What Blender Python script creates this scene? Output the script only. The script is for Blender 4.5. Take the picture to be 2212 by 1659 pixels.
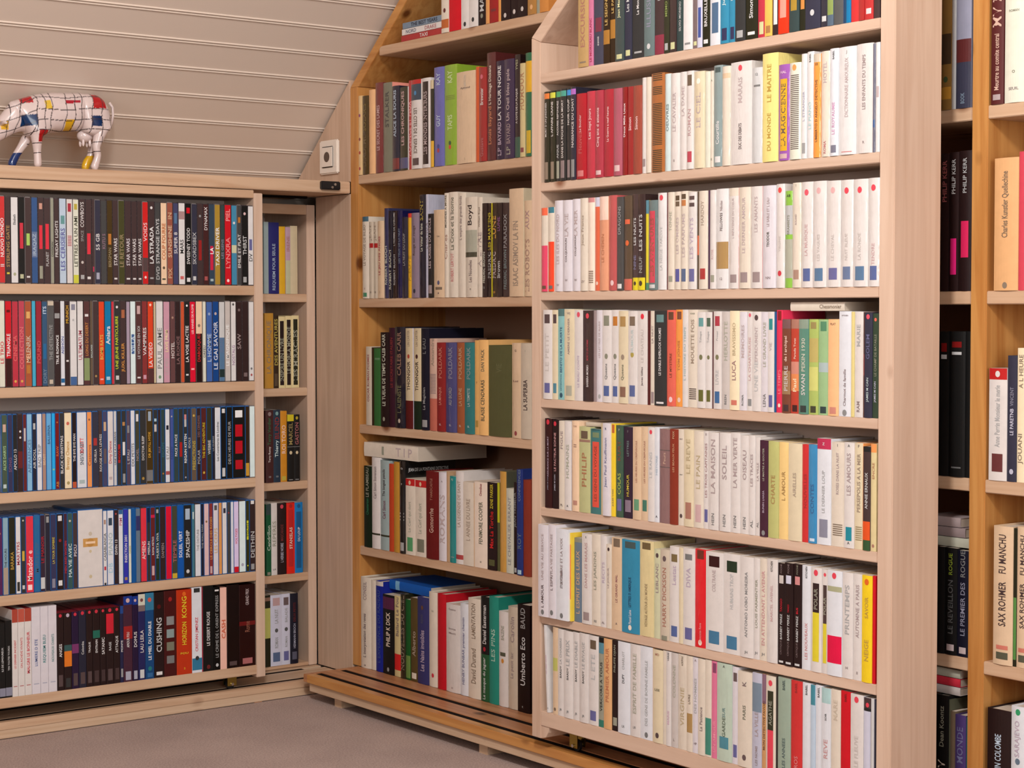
import bpy, bmesh, math, random, re
from mathutils import Vector, Matrix, Euler
random.seed(7)
sc = bpy.context.scene
COL = sc.collection
for o in list(bpy.data.objects):
    bpy.data.objects.remove(o)

# ------------------------------------------------------------------ camera
W, H, F = 2212, 1659, 3990.9
FZ = 0.207                       # height of the carpet in the survey frame
YAW, PITCH, ROLL = 0.92171, -0.03884, -0.00121
CAM = Vector((-2.42865, -4.0204, 1.13943 - FZ))
_d = Vector((math.cos(PITCH)*math.cos(YAW), math.cos(PITCH)*math.sin(YAW), math.sin(PITCH)))
_r = Vector((math.sin(YAW), -math.cos(YAW), 0)); _u = _r.cross(_d)
CR = _r*math.cos(ROLL) + _u*math.sin(ROLL); CU = _u*math.cos(ROLL) - _r*math.sin(ROLL)
cd = bpy.data.cameras.new('camera'); cam = bpy.data.objects.new('camera', cd); COL.objects.link(cam)
cd.sensor_width = 36; cd.lens = F/W*36; cd.clip_start = .05
cam.matrix_world = Matrix(((CR.x, CU.x, -_d.x, CAM.x), (CR.y, CU.y, -_d.y, CAM.y), (CR.z, CU.z, -_d.z, CAM.z), (0, 0, 0, 1)))
sc.camera = cam
def ray(px, py): return _d + CR*((px-W/2)/F) - CU*((py-H/2)/F)
def on_x(x, px, py):             # survey point on the plane x = const
    v = ray(px, py); return CAM + v*((x-CAM.x)/v.x)
def on_y(y, px, py):
    v = ray(px, py); return CAM + v*((y-CAM.y)/v.y)

# ------------------------------------------------------------------ world, lights, exposure
wd = bpy.data.worlds.new('world'); sc.world = wd; wd.use_nodes = True
wd.node_tree.nodes['Background'].inputs[0].default_value = (1, .93, .88, 1)
wd.node_tree.nodes['Background'].inputs[1].default_value = .05
sc.view_settings.view_transform = 'Standard'; sc.view_settings.look = 'None'
sc.view_settings.gamma = 1; sc.view_settings.use_curve_mapping = False
sc.view_settings.exposure = 0.0
def area(name, loc, target, size, energy, col, sy=None):
    l = bpy.data.lights.new(name, 'AREA'); l.energy = energy; l.color = col; l.size = size
    l.shape = 'RECTANGLE'; l.size_y = sy or size
    o = bpy.data.objects.new(name, l); COL.objects.link(o); o.location = loc
    o.rotation_euler = (Vector(target)-Vector(loc)).to_track_quat('-Z', 'Y').to_euler()
    return o
area('ceiling_lamp_light', (-1.75, -2.75, 2.3), (-.3, -.9, .8), .3, 48, (1, .98, .96))
area('window_daylight', (-1.7, -5.3, 1.45), (-.7, 0, 1.0), 1.9, 57, (.93, .98, 1), 1.5)
area('spine_highlight_fill', (-4.2, -2.5, 1.62), (-.2, -1.7, 1.1), .8, 19, (.95, .98, 1), 1.0)  # added fill light out of view, placed to put highlights on the glossy spines

# ------------------------------------------------------------------ survey numbers (metres)
XR, YL, XF, YF = -.18, -.16645, 0.0, 0.0
ZR = {k: v-FZ for k, v in dict(R0=1.6059, R1=1.6059, R2=1.3936, R3=1.1797, R4=.9687, R5=.7543, R6=.54, R7=.3474).items()}
ZD = {k: v-FZ for k, v in dict(D1=1.2027, D2=.9769, D3=.7478, D4=.52395, D5=.30).items()}
ZN = {k: v-FZ for k, v in dict(N1=1.1858, N2=.9505, N3=.7154, N4=.4830, N5=.2543).items()}
ZF = {k: v-FZ for k, v in dict(M0=1.7729, M1=1.4727, M2=1.1730, M3=.8658, M4=.5679, M5=.27).items()}
ZCB, ZCT, ZRB = 1.4302-FZ, 1.4586-FZ, 1.4093-FZ
PR, PL = .27-FZ, .245-FZ         # tops of the two rail platforms
def roofz(y): return 1.573-FZ-.855*y

# ------------------------------------------------------------------ materials
def lin(c):
    def f(x): return x/12.92 if x <= .04045 else ((x+.055)/1.055)**2.4
    return tuple(f(x) for x in c)
TRUE = {'dba': 'd9bc9c', 'dcc': 'dbd4d0', 'dcd': 'd9d3d9', 'dcb': 'dcd0c0', 'ddd': 'dedbda', 'dde': 'dcdee4', 'dca': 'dccdae', 'cbb': 'c8bfba', 'cba': 'c9bba8'}
def hx(s):
    s = TRUE.get(s, s)
    n = [int(ch, 16)/15 for ch in s] if len(s) == 3 else [int(s[i:i+2], 16)/255 for i in (0, 2, 4)]
    return lin(n)+(1,)
def newmat(name):
    m = bpy.data.materials.new(name); m.use_nodes = True
    return m, m.node_tree.nodes, m.node_tree.links, m.node_tree.nodes['Principled BSDF']
def plain(name, col, rough=.5, metal=0, coat=0, spec=.5):
    m, N, L, b = newmat(name)
    b.inputs['Base Color'].default_value = hx(col); b.inputs['Roughness'].default_value = rough
    b.inputs['Metallic'].default_value = metal; b.inputs['Coat Weight'].default_value = coat
    b.inputs['Specular IOR Level'].default_value = spec
    n = N.new('ShaderNodeTexNoise'); n.inputs['Scale'].default_value = 40
    r = N.new('ShaderNodeMapRange'); r.inputs['To Min'].default_value = max(rough-.06, .02); r.inputs['To Max'].default_value = min(rough+.08, 1)
    L.new(n.outputs['Fac'], r.inputs['Value']); L.new(r.outputs[0], b.inputs['Roughness'])
    return m
def printed(name, rough, coat, bump=.0):
    m, N, L, b = newmat(name)
    a = N.new('ShaderNodeVertexColor'); a.layer_name = 'ink'
    tc = N.new('ShaderNodeTexCoord'); n = N.new('ShaderNodeTexNoise'); n.inputs['Scale'].default_value = 55; n.inputs['Detail'].default_value = 4
    L.new(tc.outputs['Object'], n.inputs['Vector'])
    mx = N.new('ShaderNodeMix'); mx.data_type = 'RGBA'; mx.blend_type = 'MULTIPLY'; mx.inputs[0].default_value = 1
    r = N.new('ShaderNodeMapRange'); r.inputs['To Min'].default_value = .86; r.inputs['To Max'].default_value = 1.06
    L.new(n.outputs['Fac'], r.inputs['Value']); L.new(a.outputs['Color'], mx.inputs[6]); L.new(r.outputs[0], mx.inputs[7])
    L.new(mx.outputs[2], b.inputs['Base Color'])
    b.inputs['Specular IOR Level'].default_value = .3
    b.inputs['Roughness'].default_value = rough; b.inputs['Coat Weight'].default_value = coat; b.inputs['Coat Roughness'].default_value = .1
    n2 = N.new('ShaderNodeTexNoise'); n2.inputs['Scale'].default_value = 130 if coat else 300
    mpw = N.new('ShaderNodeMapping'); mpw.inputs['Scale'].default_value = (1, 1, .3) if coat > .5 and bump else (1, 1, 1)
    L.new(tc.outputs['Object'], mpw.inputs[0]); L.new(mpw.outputs[0], n2.inputs['Vector'])
    bp = N.new('ShaderNodeBump'); bp.inputs['Strength'].default_value = bump; bp.inputs['Distance'].default_value = .001
    L.new(n2.outputs['Fac'], bp.inputs['Height']); L.new(bp.outputs[0], b.inputs['Normal']); L.new(bp.outputs[0], b.inputs['Coat Normal'])
    return m
INK = printed('printed_cover_paper', .48, 0, .15)
GLOSS = printed('laminated_cover', .4, 1.0, .8)
SLEEVE = printed('glossy_disc_sleeve', .35, .12, .05)
PAGES, N_, L_, B_ = newmat('page_edges')
tc = N_.new('ShaderNodeTexCoord'); mp = N_.new('ShaderNodeMapping'); mp.inputs['Scale'].default_value = (2200, 6, 6)
nn = N_.new('ShaderNodeTexNoise'); nn.inputs['Scale'].default_value = 1
cr = N_.new('ShaderNodeValToRGB'); cr.color_ramp.elements[0].color = hx('a98'); cr.color_ramp.elements[1].color = hx('dcb')
L_.new(tc.outputs['Object'], mp.inputs[0]); L_.new(mp.outputs[0], nn.inputs['Vector']); L_.new(nn.outputs['Fac'], cr.inputs[0]); L_.new(cr.outputs[0], B_.inputs['Base Color'])
B_.inputs['Roughness'].default_value = .85
CASE_DARK = plain('dark_case_plastic', '443a3c', .25, coat=.2)
CASE_BLUE = plain('blue_case_plastic', '2360a0', .22, coat=.3)
CASE_GREY = plain('clear_case_plastic', '77706f', .2, coat=.3)
_wood = {}
def wood(kind, axis):
    if (kind, axis) in _wood: return _wood[kind, axis]
    base, dark, knot, rough = {
        'pine':   ('cbaa8c', 'b99272', '7a4c30', .5),
        'pale':   ('d3b6a0', 'c6a68f', '8d5f45', .55),
        'gold':   ('c88f50', 'b07238', '6b3a16', .32),
        'rose':   ('ccae96', 'bd9e86', '774a33', .5),
        'deck':   ('b88058', '9c6642', '5d3319', .4),
        'base':   ('cdb094', 'b99676', '7a4c30', .55)}[kind]
    m, N, L, b = newmat('pine_%s_grain_%s' % (kind, axis))
    tc = N.new('ShaderNodeTexCoord')
    mp = N.new('ShaderNodeMapping')
    s = {'x': (1.2, 24, 24), 'y': (24, 1.2, 24), 'z': (24, 24, 1.2)}[axis]; mp.inputs['Scale'].default_value = s
    n = N.new('ShaderNodeTexNoise'); n.inputs['Scale'].default_value = 1.6; n.inputs['Detail'].default_value = 5; n.inputs['Distortion'].default_value = 1.4
    L.new(tc.outputs['Object'], mp.inputs[0]); L.new(mp.outputs[0], n.inputs['Vector'])
    cr = N.new('ShaderNodeValToRGB'); e = cr.color_ramp.elements
    e[0].position = .3; e[0].color = hx(dark); e[1].position = .62; e[1].color = hx(base)
    L.new(n.outputs['Fac'], cr.inputs[0])
    # knots
    mp2 = N.new('ShaderNodeMapping'); s2 = {'x': (5, 8, 8), 'y': (8, 5, 8), 'z': (8, 8, 5)}[axis]; mp2.inputs['Scale'].default_value = s2
    v = N.new('ShaderNodeTexVoronoi'); v.inputs['Scale'].default_value = 1.0; v.inputs['Randomness'].default_value = 1
    L.new(tc.outputs['Object'], mp2.inputs[0]); L.new(mp2.outputs[0], v.inputs['Vector'])
    r = N.new('ShaderNodeMapRange'); r.inputs['From Min'].default_value = .05; r.inputs['From Max'].default_value = .12
    r.inputs['To Min'].default_value = 1; r.inputs['To Max'].default_value = 0
    L.new(v.outputs['Distance'], r.inputs['Value'])
    n3 = N.new('ShaderNodeTexNoise'); n3.inputs['Scale'].default_value = 3.0
    L.new(tc.outputs['Object'], n3.inputs['Vector'])
    g = N.new('ShaderNodeMath'); g.operation = 'MULTIPLY'; L.new(r.outputs[0], g.inputs[0])
    r3 = N.new('ShaderNodeMapRange'); r3.inputs['From Min'].default_value = .3; r3.inputs['From Max'].default_value = .4; L.new(n3.outputs['Fac'], r3.inputs['Value'])
    L.new(r3.outputs[0], g.inputs[1])
    mx = N.new('ShaderNodeMix'); mx.data_type = 'RGBA'; L.new(g.outputs[0], mx.inputs[0]); L.new(cr.outputs[0], mx.inputs[6]); mx.inputs[7].default_value = hx(knot)
    # slow board to board drift
    n4 = N.new('ShaderNodeTexNoise'); n4.inputs['Scale'].default_value = 2.3; L.new(tc.outputs['Object'], n4.inputs['Vector'])
    r4 = N.new('ShaderNodeMapRange'); r4.inputs['To Min'].default_value = .88; r4.inputs['To Max'].default_value = 1.1; L.new(n4.outputs['Fac'], r4.inputs['Value'])
    m2 = N.new('ShaderNodeMix'); m2.data_type = 'RGBA'; m2.blend_type = 'MULTIPLY'; m2.inputs[0].default_value = 1
    L.new(mx.outputs[2], m2.inputs[6]); L.new(r4.outputs[0], m2.inputs[7]); L.new(m2.outputs[2], b.inputs['Base Color'])
    b.inputs['Roughness'].default_value = rough
    bp = N.new('ShaderNodeBump'); bp.inputs['Strength'].default_value = .12; bp.inputs['Distance'].default_value = .001
    L.new(n.outputs['Fac'], bp.inputs['Height']); L.new(bp.outputs[0], b.inputs['Normal'])
    _wood[kind, axis] = m
    return m
BLACK = plain('black_painted_metal', '151213', .35)
STEEL = plain('bright_steel', 'c9c4bd', .25, metal=1)
BRASS = plain('brass_plated_steel', 'a8924a', .28, metal=1)
TRACK = plain('dark_track_channel', '150e0c', .85, spec=.1)
WHITEPL = plain('white_switch_plastic', 'e8dccf', .35)
DARKHOLE = plain('dark_socket_recess', '5a4a40', .5)
BACKW = plain('white_back_board', 'd8c4b8', .7)
BACKB = plain('brown_back_board', 'a8826a', .6)
RUBBER = plain('black_wheel_rubber', '1a1818', .5)

# ------------------------------------------------------------------ mesh helpers
def bevel(bm, w=.001, seg=2):
    es = [e for e in bm.edges if len(e.link_faces) == 2 and e.calc_face_angle(0) > .6]
    bmesh.ops.bevel(bm, geom=es, offset=w, segments=seg, affect='EDGES', clamp_overlap=True)
def box_bm(a, b, bev=.0):
    bm = bmesh.new(); bmesh.ops.create_cube(bm, size=1)
    for v in bm.verts:
        v.co = Vector(((a[i]+b[i])/2 + v.co[i]*abs(b[i]-a[i]) for i in range(3)))
    if bev: bevel(bm, bev)
    return bm
def prism_bm(pts, axis, a, b, bev=0):
    """pts: 2-D outline on the two other axes (in x,y,z order), extruded along axis from a to b"""
    bm = bmesh.new()
    def mk(p, t):
        return {'x': (t, p[0], p[1]), 'y': (p[0], t, p[1]), 'z': (p[0], p[1], t)}[axis]
    v0 = [bm.verts.new(mk(p, a)) for p in pts]; v1 = [bm.verts.new(mk(p, b)) for p in pts]
    n = len(pts); bm.faces.new(v0); bm.faces.new(v1[::-1])
    for i in range(n): bm.faces.new((v0[i], v1[i], v1[(i+1) % n], v0[(i+1) % n]))
    bmesh.ops.recalc_face_normals(bm, faces=bm.faces)
    if bev: bevel(bm, bev)
    return bm
def cyl_bm(c, r, h, axis, seg=24, bev=0):
    bm = bmesh.new(); bmesh.ops.create_cone(bm, cap_ends=True, segments=seg, radius1=r, radius2=r, depth=h)
    if axis == 'x': bmesh.ops.rotate(bm, matrix=Matrix.Rotation(math.pi/2, 3, 'Y'), verts=bm.verts)
    if axis == 'y': bmesh.ops.rotate(bm, matrix=Matrix.Rotation(math.pi/2, 3, 'X'), verts=bm.verts)
    bmesh.ops.translate(bm, vec=Vector(c), verts=bm.verts)
    if bev: bevel(bm, bev)
    return bm
def join(*bms):
    out = bms[0]
    for b in bms[1:]:
        me = bpy.data.meshes.new('tmp'); b.to_mesh(me); out.from_mesh(me); bpy.data.meshes.remove(me); b.free()
    return out
def obj(name, bm, mat, parent=None, smooth=False):
    me = bpy.data.meshes.new(name); bm.to_mesh(me); bm.free()
    for m in (mat if isinstance(mat, (list, tuple)) else [mat]): me.materials.append(m)
    if smooth:
        for p in me.polygons: p.use_smooth = True
    o = bpy.data.objects.new(name, me); COL.objects.link(o)
    if parent:
        o.parent = parent; o.matrix_parent_inverse = Matrix.Identity(4)
        o.location = -parent.location if parent.rotation_euler.z == 0 else (0, 0, 0)
    return o
def tag(o, label=None, cat=None, group=None, kind=None):
    if label: o['label'] = label
    if cat: o['category'] = cat
    if group: o['group'] = group
    if kind: o['kind'] = kind
    return o
def thing(name, loc, label, cat, group=None):
    o = bpy.data.objects.new(name, None); COL.objects.link(o); o.location = loc; o.empty_display_size = .05
    return tag(o, label, cat, group)

# ------------------------------------------------------------------ the room
def carpet():
    m, N, L, b = newmat('grey_loop_carpet')
    tc = N.new('ShaderNodeTexCoord'); n = N.new('ShaderNodeTexNoise'); n.inputs['Scale'].default_value = 260; n.inputs['Detail'].default_value = 6
    n2 = N.new('ShaderNodeTexNoise'); n2.inputs['Scale'].default_value = 5
    L.new(tc.outputs['Object'], n.inputs['Vector']); L.new(tc.outputs['Object'], n2.inputs['Vector'])
    ad = N.new('ShaderNodeMath'); ad.operation = 'ADD'; mu = N.new('ShaderNodeMath'); mu.operation = 'MULTIPLY'; mu.inputs[1].default_value = .35
    L.new(n2.outputs['Fac'], mu.inputs[0]); L.new(n.outputs['Fac'], ad.inputs[0]); L.new(mu.outputs[0], ad.inputs[1])
    cr = N.new('ShaderNodeValToRGB'); cr.color_ramp.elements[0].position = .45; cr.color_ramp.elements[0].color = hx('8f7b75'); cr.color_ramp.elements[1].position = .85; cr.color_ramp.elements[1].color = hx('b5a097')
    L.new(ad.outputs[0], cr.inputs[0]); L.new(cr.outputs[0], b.inputs['Base Color']); b.inputs['Roughness'].default_value = .95
    bp = N.new('ShaderNodeBump'); bp.inputs['Strength'].default_value = .5; bp.inputs['Distance'].default_value = .003
    L.new(n.outputs['Fac'], bp.inputs['Height']); L.new(bp.outputs[0], b.inputs['Normal'])
    return m
PLASTER = plain('cream_wall_paint', 'd9c4b2', .8)
CLAD = plain('cream_painted_cladding', 'dccbbc', .42)
X0, X1, Y0, Y1, ZT = -4.4, .32, -5.6, .34, 2.55
tag(obj('floor', box_bm((X0, Y0, -.05), (X1, Y1, 0)), carpet()), kind='structure')
tag(obj('wall_left', box_bm((X0, Y1, 0), (X1, Y1+.08, roofz(Y1)+.02)), PLASTER), kind='structure')
tag(obj('wall_right', box_bm((X1, Y0, 0), (X1+.08, Y1+.08, ZT)), PLASTER), kind='structure')
tag(obj('wall_back', box_bm((X0, Y0-.08, 0), (X1, Y0, ZT)), PLASTER), kind='structure')
tag(obj('wall_front', box_bm((X0-.08, Y0, 0), (X0, Y1, ZT)), PLASTER), kind='structure')
yflat = (1.573-FZ-ZT)/.855
tag(obj('ceiling', box_bm((X0, Y0, ZT), (X1, yflat, ZT+.06)), PLASTER), kind='structure')
# sloping ceiling of tongue-and-groove boards, each with a double bead, running along x
sl = math.sqrt(1+.855**2); T = Vector((0, -1/sl, .855/sl)); NRM = Vector((0, .855/sl, 1/sl))
prof = []; Ltot = (Y1-yflat)*sl; pitch = .0815; s0 = -.012
P0 = Vector((0, Y1, roofz(Y1)))
seq = [(0, 0)]
s = s0
while s < Ltot:
    for ds, dn in ((.0, 0), (.0005, .0022), (.0015, .0022), (.002, -.001), (.003, -.0026), (.0045, -.0026), (.0055, -.001), (.0062, .0018), (.0082, .0018), (.009, -.001), (.010, -.0026), (.0115, -.0026), (.0125, -.001), (.013, 0)):
        if 0 < s+ds < Ltot: seq.append((s+ds, dn))
    s += pitch
seq.append((Ltot, 0))
pts = []
for a, dn in seq:
    q = P0 + T*a + NRM*dn; pts.append((q.y, q.z))
q = P0+T*Ltot+NRM*.03; pts.append((q.y, q.z)); q = P0+NRM*.03; pts.append((q.y, q.z))
tag(obj('ceiling_slope', prism_bm(pts, 'x', X0, X1), CLAD), kind='structure')

# ------------------------------------------------------------------ ledge board, corner panel, socket, latch
tag(obj('ledge_board', box_bm((-1.75, YL, ZCB), (-.0005, .128, ZCT), .0015), wood('pine', 'x')),
    'knotty pine ledge board over the disc rack, carrying the cow figurine', 'ledge board')
zc = ZCT+.0005
tag(obj('corner_panel', prism_bm([(YL+.001, .0385), (-.002, .0385), (-.002, ZCB-.001), (YL+.001, ZCB-.001)], 'x', .0, .02, .001), wood('rose', 'z')),
    'tall plain pine panel closing the corner below the ledge', 'panel')
tag(obj('gable_panel', prism_bm([(YL+.001, zc), (.105, zc), (YL+.001, roofz(YL)-.008)], 'x', 0, .02, .001), wood('rose', 'z')),
    'triangular pine panel under the sloping ceiling holding the socket', 'panel')
a, b_ = on_x(XF, 696, 306), on_x(XF, 735, 374)
sk = thing('wall_socket', (0, (a.y+b_.y)/2, (a.z+b_.z)/2), 'square white plastic wall socket on the triangular pine panel', 'wall socket')
hy, hz = abs(a.y-b_.y)/2, abs(a.z-b_.z)/2; cy, cz = sk.location.y, sk.location.z
obj('socket_frame', box_bm((-.009, cy-hy, cz-hz), (-.0005, cy+hy, cz+hz), .003), WHITEPL, sk)
obj('socket_insert', box_bm((-.013, cy-hy*.62, cz-hz*.62), (-.009, cy+hy*.62, cz+hz*.62), .002), WHITEPL, sk)
obj('socket_recess', join(cyl_bm((-.0133, cy, cz), .0125, .001, 'x'), box_bm((-.0145, cy-.002, cz-.012), (-.013, cy+.002, cz+.012))), DARKHOLE, sk)
a, b_ = on_y(YL, 690, 390), on_y(YL, 731, 412)
lt = thing('magnetic_latch', ((a.x+b_.x)/2, YL, (a.z+b_.z)/2), 'small black latch plate with two screws on the ledge end', 'latch')
cx, cz = lt.location.x, lt.location.z; hw, hh = abs(a.x-b_.x)/2, abs(a.z-b_.z)/2-.001
obj('latch_plate', box_bm((cx-hw, YL-.011, cz-hh), (cx+hw, YL-.0004, cz+hh), .002), BLACK, lt)
for dx, dz in ((.4*hw, .25*hh), (.1*hw, -.45*hh)):
    obj('screw', cyl_bm((cx+dx, YL-.0118, cz+dz), .0032, .0014, 'y', 16), STEEL, lt)

# ------------------------------------------------------------------ low rolling disc rack (left wall)
def boards(root, specs, name, kind, ax):
    for a, b in specs: obj(name, box_bm(a, b, .0012), wood(kind, ax), root)
DB = YL+.150
rk = thing('rolling_disc_rack', (-.9, YL, PL), 'low pine rolling rack packed with film discs under the ledge', 'bookcase')
boards(rk, [((-.269, YL, .270-FZ), (-.2455, DB, ZRB+.012)), ((-1.62, YL, .270-FZ), (-1.6, DB, ZRB+.012))], 'side_panel', 'pale', 'z')
for k, z in ZD.items():
    th = .0225
    obj('shelf', box_bm((-1.6, YL, z-th), (-.269, DB-.004, z), .0012), wood('pine', 'x'), rk)
obj('top_board', box_bm((-1.6, YL, ZRB), (-.269, DB, ZCB-.002), .001), wood('pine', 'x'), rk)
obj('back_panel', box_bm((-1.6, DB-.004, ZD['D5']-.02), (-.269, DB, ZRB)), BACKW, rk)
def caster(root, c, axis_along, ztop, zfloor, r=.0105):
    """bracket, wheel and axle; axis_along 'x' rack rolls along x, 'y' rolls along y"""
    x, y = c; zc_ = zfloor+r
    if axis_along == 'x':
        br = join(box_bm((x-.012, y-.011, zc_-.004), (x+.012, y-.009, ztop)), box_bm((x-.012, y+.009, zc_-.004), (x+.012, y+.011, ztop)), box_bm((x-.018, y-.011, ztop-.002), (x+.018, y+.011, ztop-.0003)))
        w = cyl_bm((x, y, zc_), r, .0058, 'y'); ax = cyl_bm((x, y, zc_), .0035, .028, 'y')
    else:
        br = join(box_bm((x-.011, y-.012, zc_-.004), (x-.009, y+.012, ztop)), box_bm((x+.009, y-.012, zc_-.004), (x+.011, y+.012, ztop)), box_bm((x-.011, y-.018, ztop-.002), (x+.011, y+.018, ztop-.0003)))
        w = cyl_bm((x, y, zc_), r, .0058, 'x'); ax = cyl_bm((x, y, zc_), .0035, .028, 'x')
    k = obj('caster', br, BRASS, root)
    for nm, bm, mt in (('wheel', w, RUBBER), ('axle', ax, STEEL)):
        o = obj(nm, bm, mt, None); o.parent = k; o.matrix_parent_inverse = Matrix.Identity(4)
yfr = -.158+.0277
for x in (-.322, -1.55):
    caster(rk, (x, yfr), 'x', ZD['D5']-.0225, PL-.0011, .0125)

# ------------------------------------------------------------------ narrow fixed case behind it (left wall)
NB = .215
fx = thing('fixed_corner_case', (-.3, YF, PL), 'pale pine corner case of narrow compartments behind the disc rack', 'bookcase')
boards(fx, [((-.0258, YF, PL+.0005), (-.0015, NB, 1.4095-FZ)), ((-1.3, YF, PL+.0005), (-1.276, NB, 1.4095-FZ)), ((-.34, YF+.03, PL+.0005), (-.318, NB, 1.385-FZ))], 'side_panel', 'pale', 'z')
for k, z in ZN.items():
    obj('shelf', box_bm((-1.276, YF+.001, max(z-.0205, PL+.0005)), (-.0258, NB-.004, z), .0012), wood('pine', 'x'), fx)
obj('header_board', box_bm((-1.276, YF+.0008, 1.385-FZ), (-.0258, YF+.022, 1.4095-FZ), .001), wood('pine', 'x'), fx)
obj('back_panel', box_bm((-1.276, NB-.004, ZN['N5']), (-.0258, NB, 1.385-FZ)), BACKW, fx)
gd = tag(obj('guide_strip', box_bm((-1.5, -.012, ZCB-.0065), (-.03, -.004, ZCB-.0004)), TRACK), 'dark metal guide strip screwed beneath the pine ledge', 'guide rail')

# ------------------------------------------------------------------ left platform with its two tracks
pl = thing('left_rail_platform', (-.9, -.15, 0), 'pale pine floor platform with dark tracks under the disc rack', 'platform')
yf = -.158
obj('front_board', box_bm((-2.2, yf, .0205), (-.002, yf+.0185, PL), .0012), wood('pine', 'x'), pl)
obj('base_board', box_bm((-2.2, yf+.0006, .0015), (-.002, yf+.024, .0202), .0012), wood('base', 'x'), pl)
obj('deck_board', box_bm((-2.2, yf+.0366, .006), (-.002, -.0366, PL-.0006), .001), wood('base', 'x'), pl)
obj('deck_board', box_bm((-2.2, -.0194, .006), (-.002, .24, PL-.0006), .001), wood('base', 'x'), pl)
obj('track', box_bm((-2.2, yf+.019, .0205), (-.004, yf+.0364, PL-.0012)), TRACK, pl)
obj('track', box_bm((-2.2, -.0364, .006), (-.06, -.0196, PL-.0012)), TRACK, pl)
obj('foot_block', box_bm((-.27, yf+.002, 0), (-.25, yf+.02, .0014)), wood('deck', 'x'), pl)

# ------------------------------------------------------------------ right platform with its two tracks
pr = thing('right_rail_platform', (-.1, -2, 0), 'varnished golden pine platform with two dark sliding tracks beneath the books', 'platform')
XP, YE, YA = -.158, -4.6, -.195
YG = -.211
obj('front_board', box_bm((XP, YE, PR-.019), (-.1347, YG, PR), .001), wood('gold', 'y'), pr)
obj('deck_board', box_bm((-.1172, YE, PR-.019), (-.0662, YG, PR), .001), wood('deck', 'y'), pr)
obj('deck_board', box_bm((-.0485, YE, PR-.019), (-.0008, YG, PR), .001), wood('deck', 'y'), pr)
obj('deck_board', box_bm((-.0004, YE, PR-.019), (.27, -.2105, PR-.0006), .001), wood('deck', 'y'), pr)
obj('end_board', box_bm((XP, YG+.0002, PR-.019), (-.0008, YA, PR), .001), wood('deck', 'y'), pr)
obj('base_board', box_bm((XP+.006, YE, PR-.040), (.26, YA-.018, PR-.0195), .001), wood('base', 'y'), pr)
obj('track', box_bm((-.1345, YE, PR-.0190), (-.1174, YG, PR-.0012)), TRACK, pr)
obj('track', box_bm((-.0660, YE, PR-.0190), (-.0487, YG, PR-.0012)), TRACK, pr)
for y in (-.32, -.9, -1.6, -2.4, -3.4):
    obj('foot_block', box_bm((XP+.02, y-.015, 0), (.2, y+.015, PR-.0402)), wood('base', 'y'), pr)

# ------------------------------------------------------------------ tall fixed bookcase (right wall)
fb = thing('fixed_bookcase', (.1, -1.6, PR), 'tall golden pine fixed bookcase set back against the right wall', 'bookcase')
FD = .262
YS0, YS1 = YL-.0005, -.2014
obj('side_panel', box_bm((XF, YS1, PR), (FD, YS0, 1.687-FZ), .0012), wood('gold', 'z'), fb)
# slanted side following the roof
q0 = (YS0, 1.687-FZ); ya = -.80
slant = [q0, (YS1-.004, 1.687-FZ), (ya, 1.687-FZ+.855*(YS1-.004-ya)), (ya, 1.687-FZ+.855*(YS0-ya))]
obj('slanted_side', prism_bm(slant, 'x', XF, FD, .001), wood('gold', 'y'), fb)
obj('divider', box_bm((XF, -2.094, PR), (FD, -2.062, 2.28), .0012), wood('gold', 'z'), fb)
obj('side_panel', box_bm((XF, -3.23, PR), (FD, -3.2, 2.28), .0012), wood('gold', 'z'), fb)
TH = .0215
for k, z in ZF.items():
    if k == 'M5': continue
    yl = YS1 if k != 'M0' else -.2965
    obj('shelf', box_bm((XF+.0006, -2.062, z-TH), (FD-.004, yl, z), .0012), wood('pine', 'y'), fb)
    obj('shelf', box_bm((XF+.0006, -3.2, z-TH), (FD-.004, -2.094, z), .0012), wood('pine', 'y'), fb)
obj('back_panel', prism_bm([(YS1, PR+.001), (-3.2, PR+.001), (-3.2, 2.28), (ya, 2.0), (YS1, 1.48)], 'x', FD-.004, FD), BACKB, fb)

# ------------------------------------------------------------------ tall rolling bookcase (front of the right wall)
RD = XR+.112
rb = thing('rolling_bookcase', (XR, -1.6, PR), 'tall pale pine rolling bookcase of white paperbacks standing in front', 'bookcase')
RL0, RL1, RR0, RR1 = -1.1213, -1.1500, -2.0246, -2.0555
obj('side_panel', prism_bm([(RL0, .2918-FZ), (RL1, .2918-FZ), (RL1, 1.668-FZ), (RL0, 1.6795-FZ)], 'x', XR, RD, .0012), wood('pale', 'z'), rb)
yb = -1.75
obj('slanted_side', prism_bm([(RL0, 1.680-FZ), (RL1, 1.6685-FZ), (yb-.02, 1.6685-FZ+.80*(RL1-yb+.02)), (yb, 1.680-FZ+.80*(RL0-yb))], 'x', XR, RD, .001), wood('pale', 'y'), rb)
obj('side_panel', box_bm((XR, RR1, .2918-FZ), (RD, RR0, 2.2), .0012), wood('pale', 'z'), rb)
for k, z in ZR.items():
    if k == 'R0': continue
    th = .0175 if k != 'R7' else .0295
    obj('shelf', box_bm((XR+.0004, RR0, z-th), (RD-.003, RL1, z), .0012), wood('pale', 'y'), rb)
obj('shelf', box_bm((XR+.0004, RR0, 1.83-FZ), (RD-.003, -1.385, 1.8475-FZ), .001), wood('pale', 'y'), rb)
obj('back_panel', prism_bm([(RR0, ZR['R7']), (RL1, ZR['R7']), (RL1, 1.66-FZ), (yb, 2.12-FZ), (RR0, 2.15)], 'x', RD-.003, RD), BACKW, rb)
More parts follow.
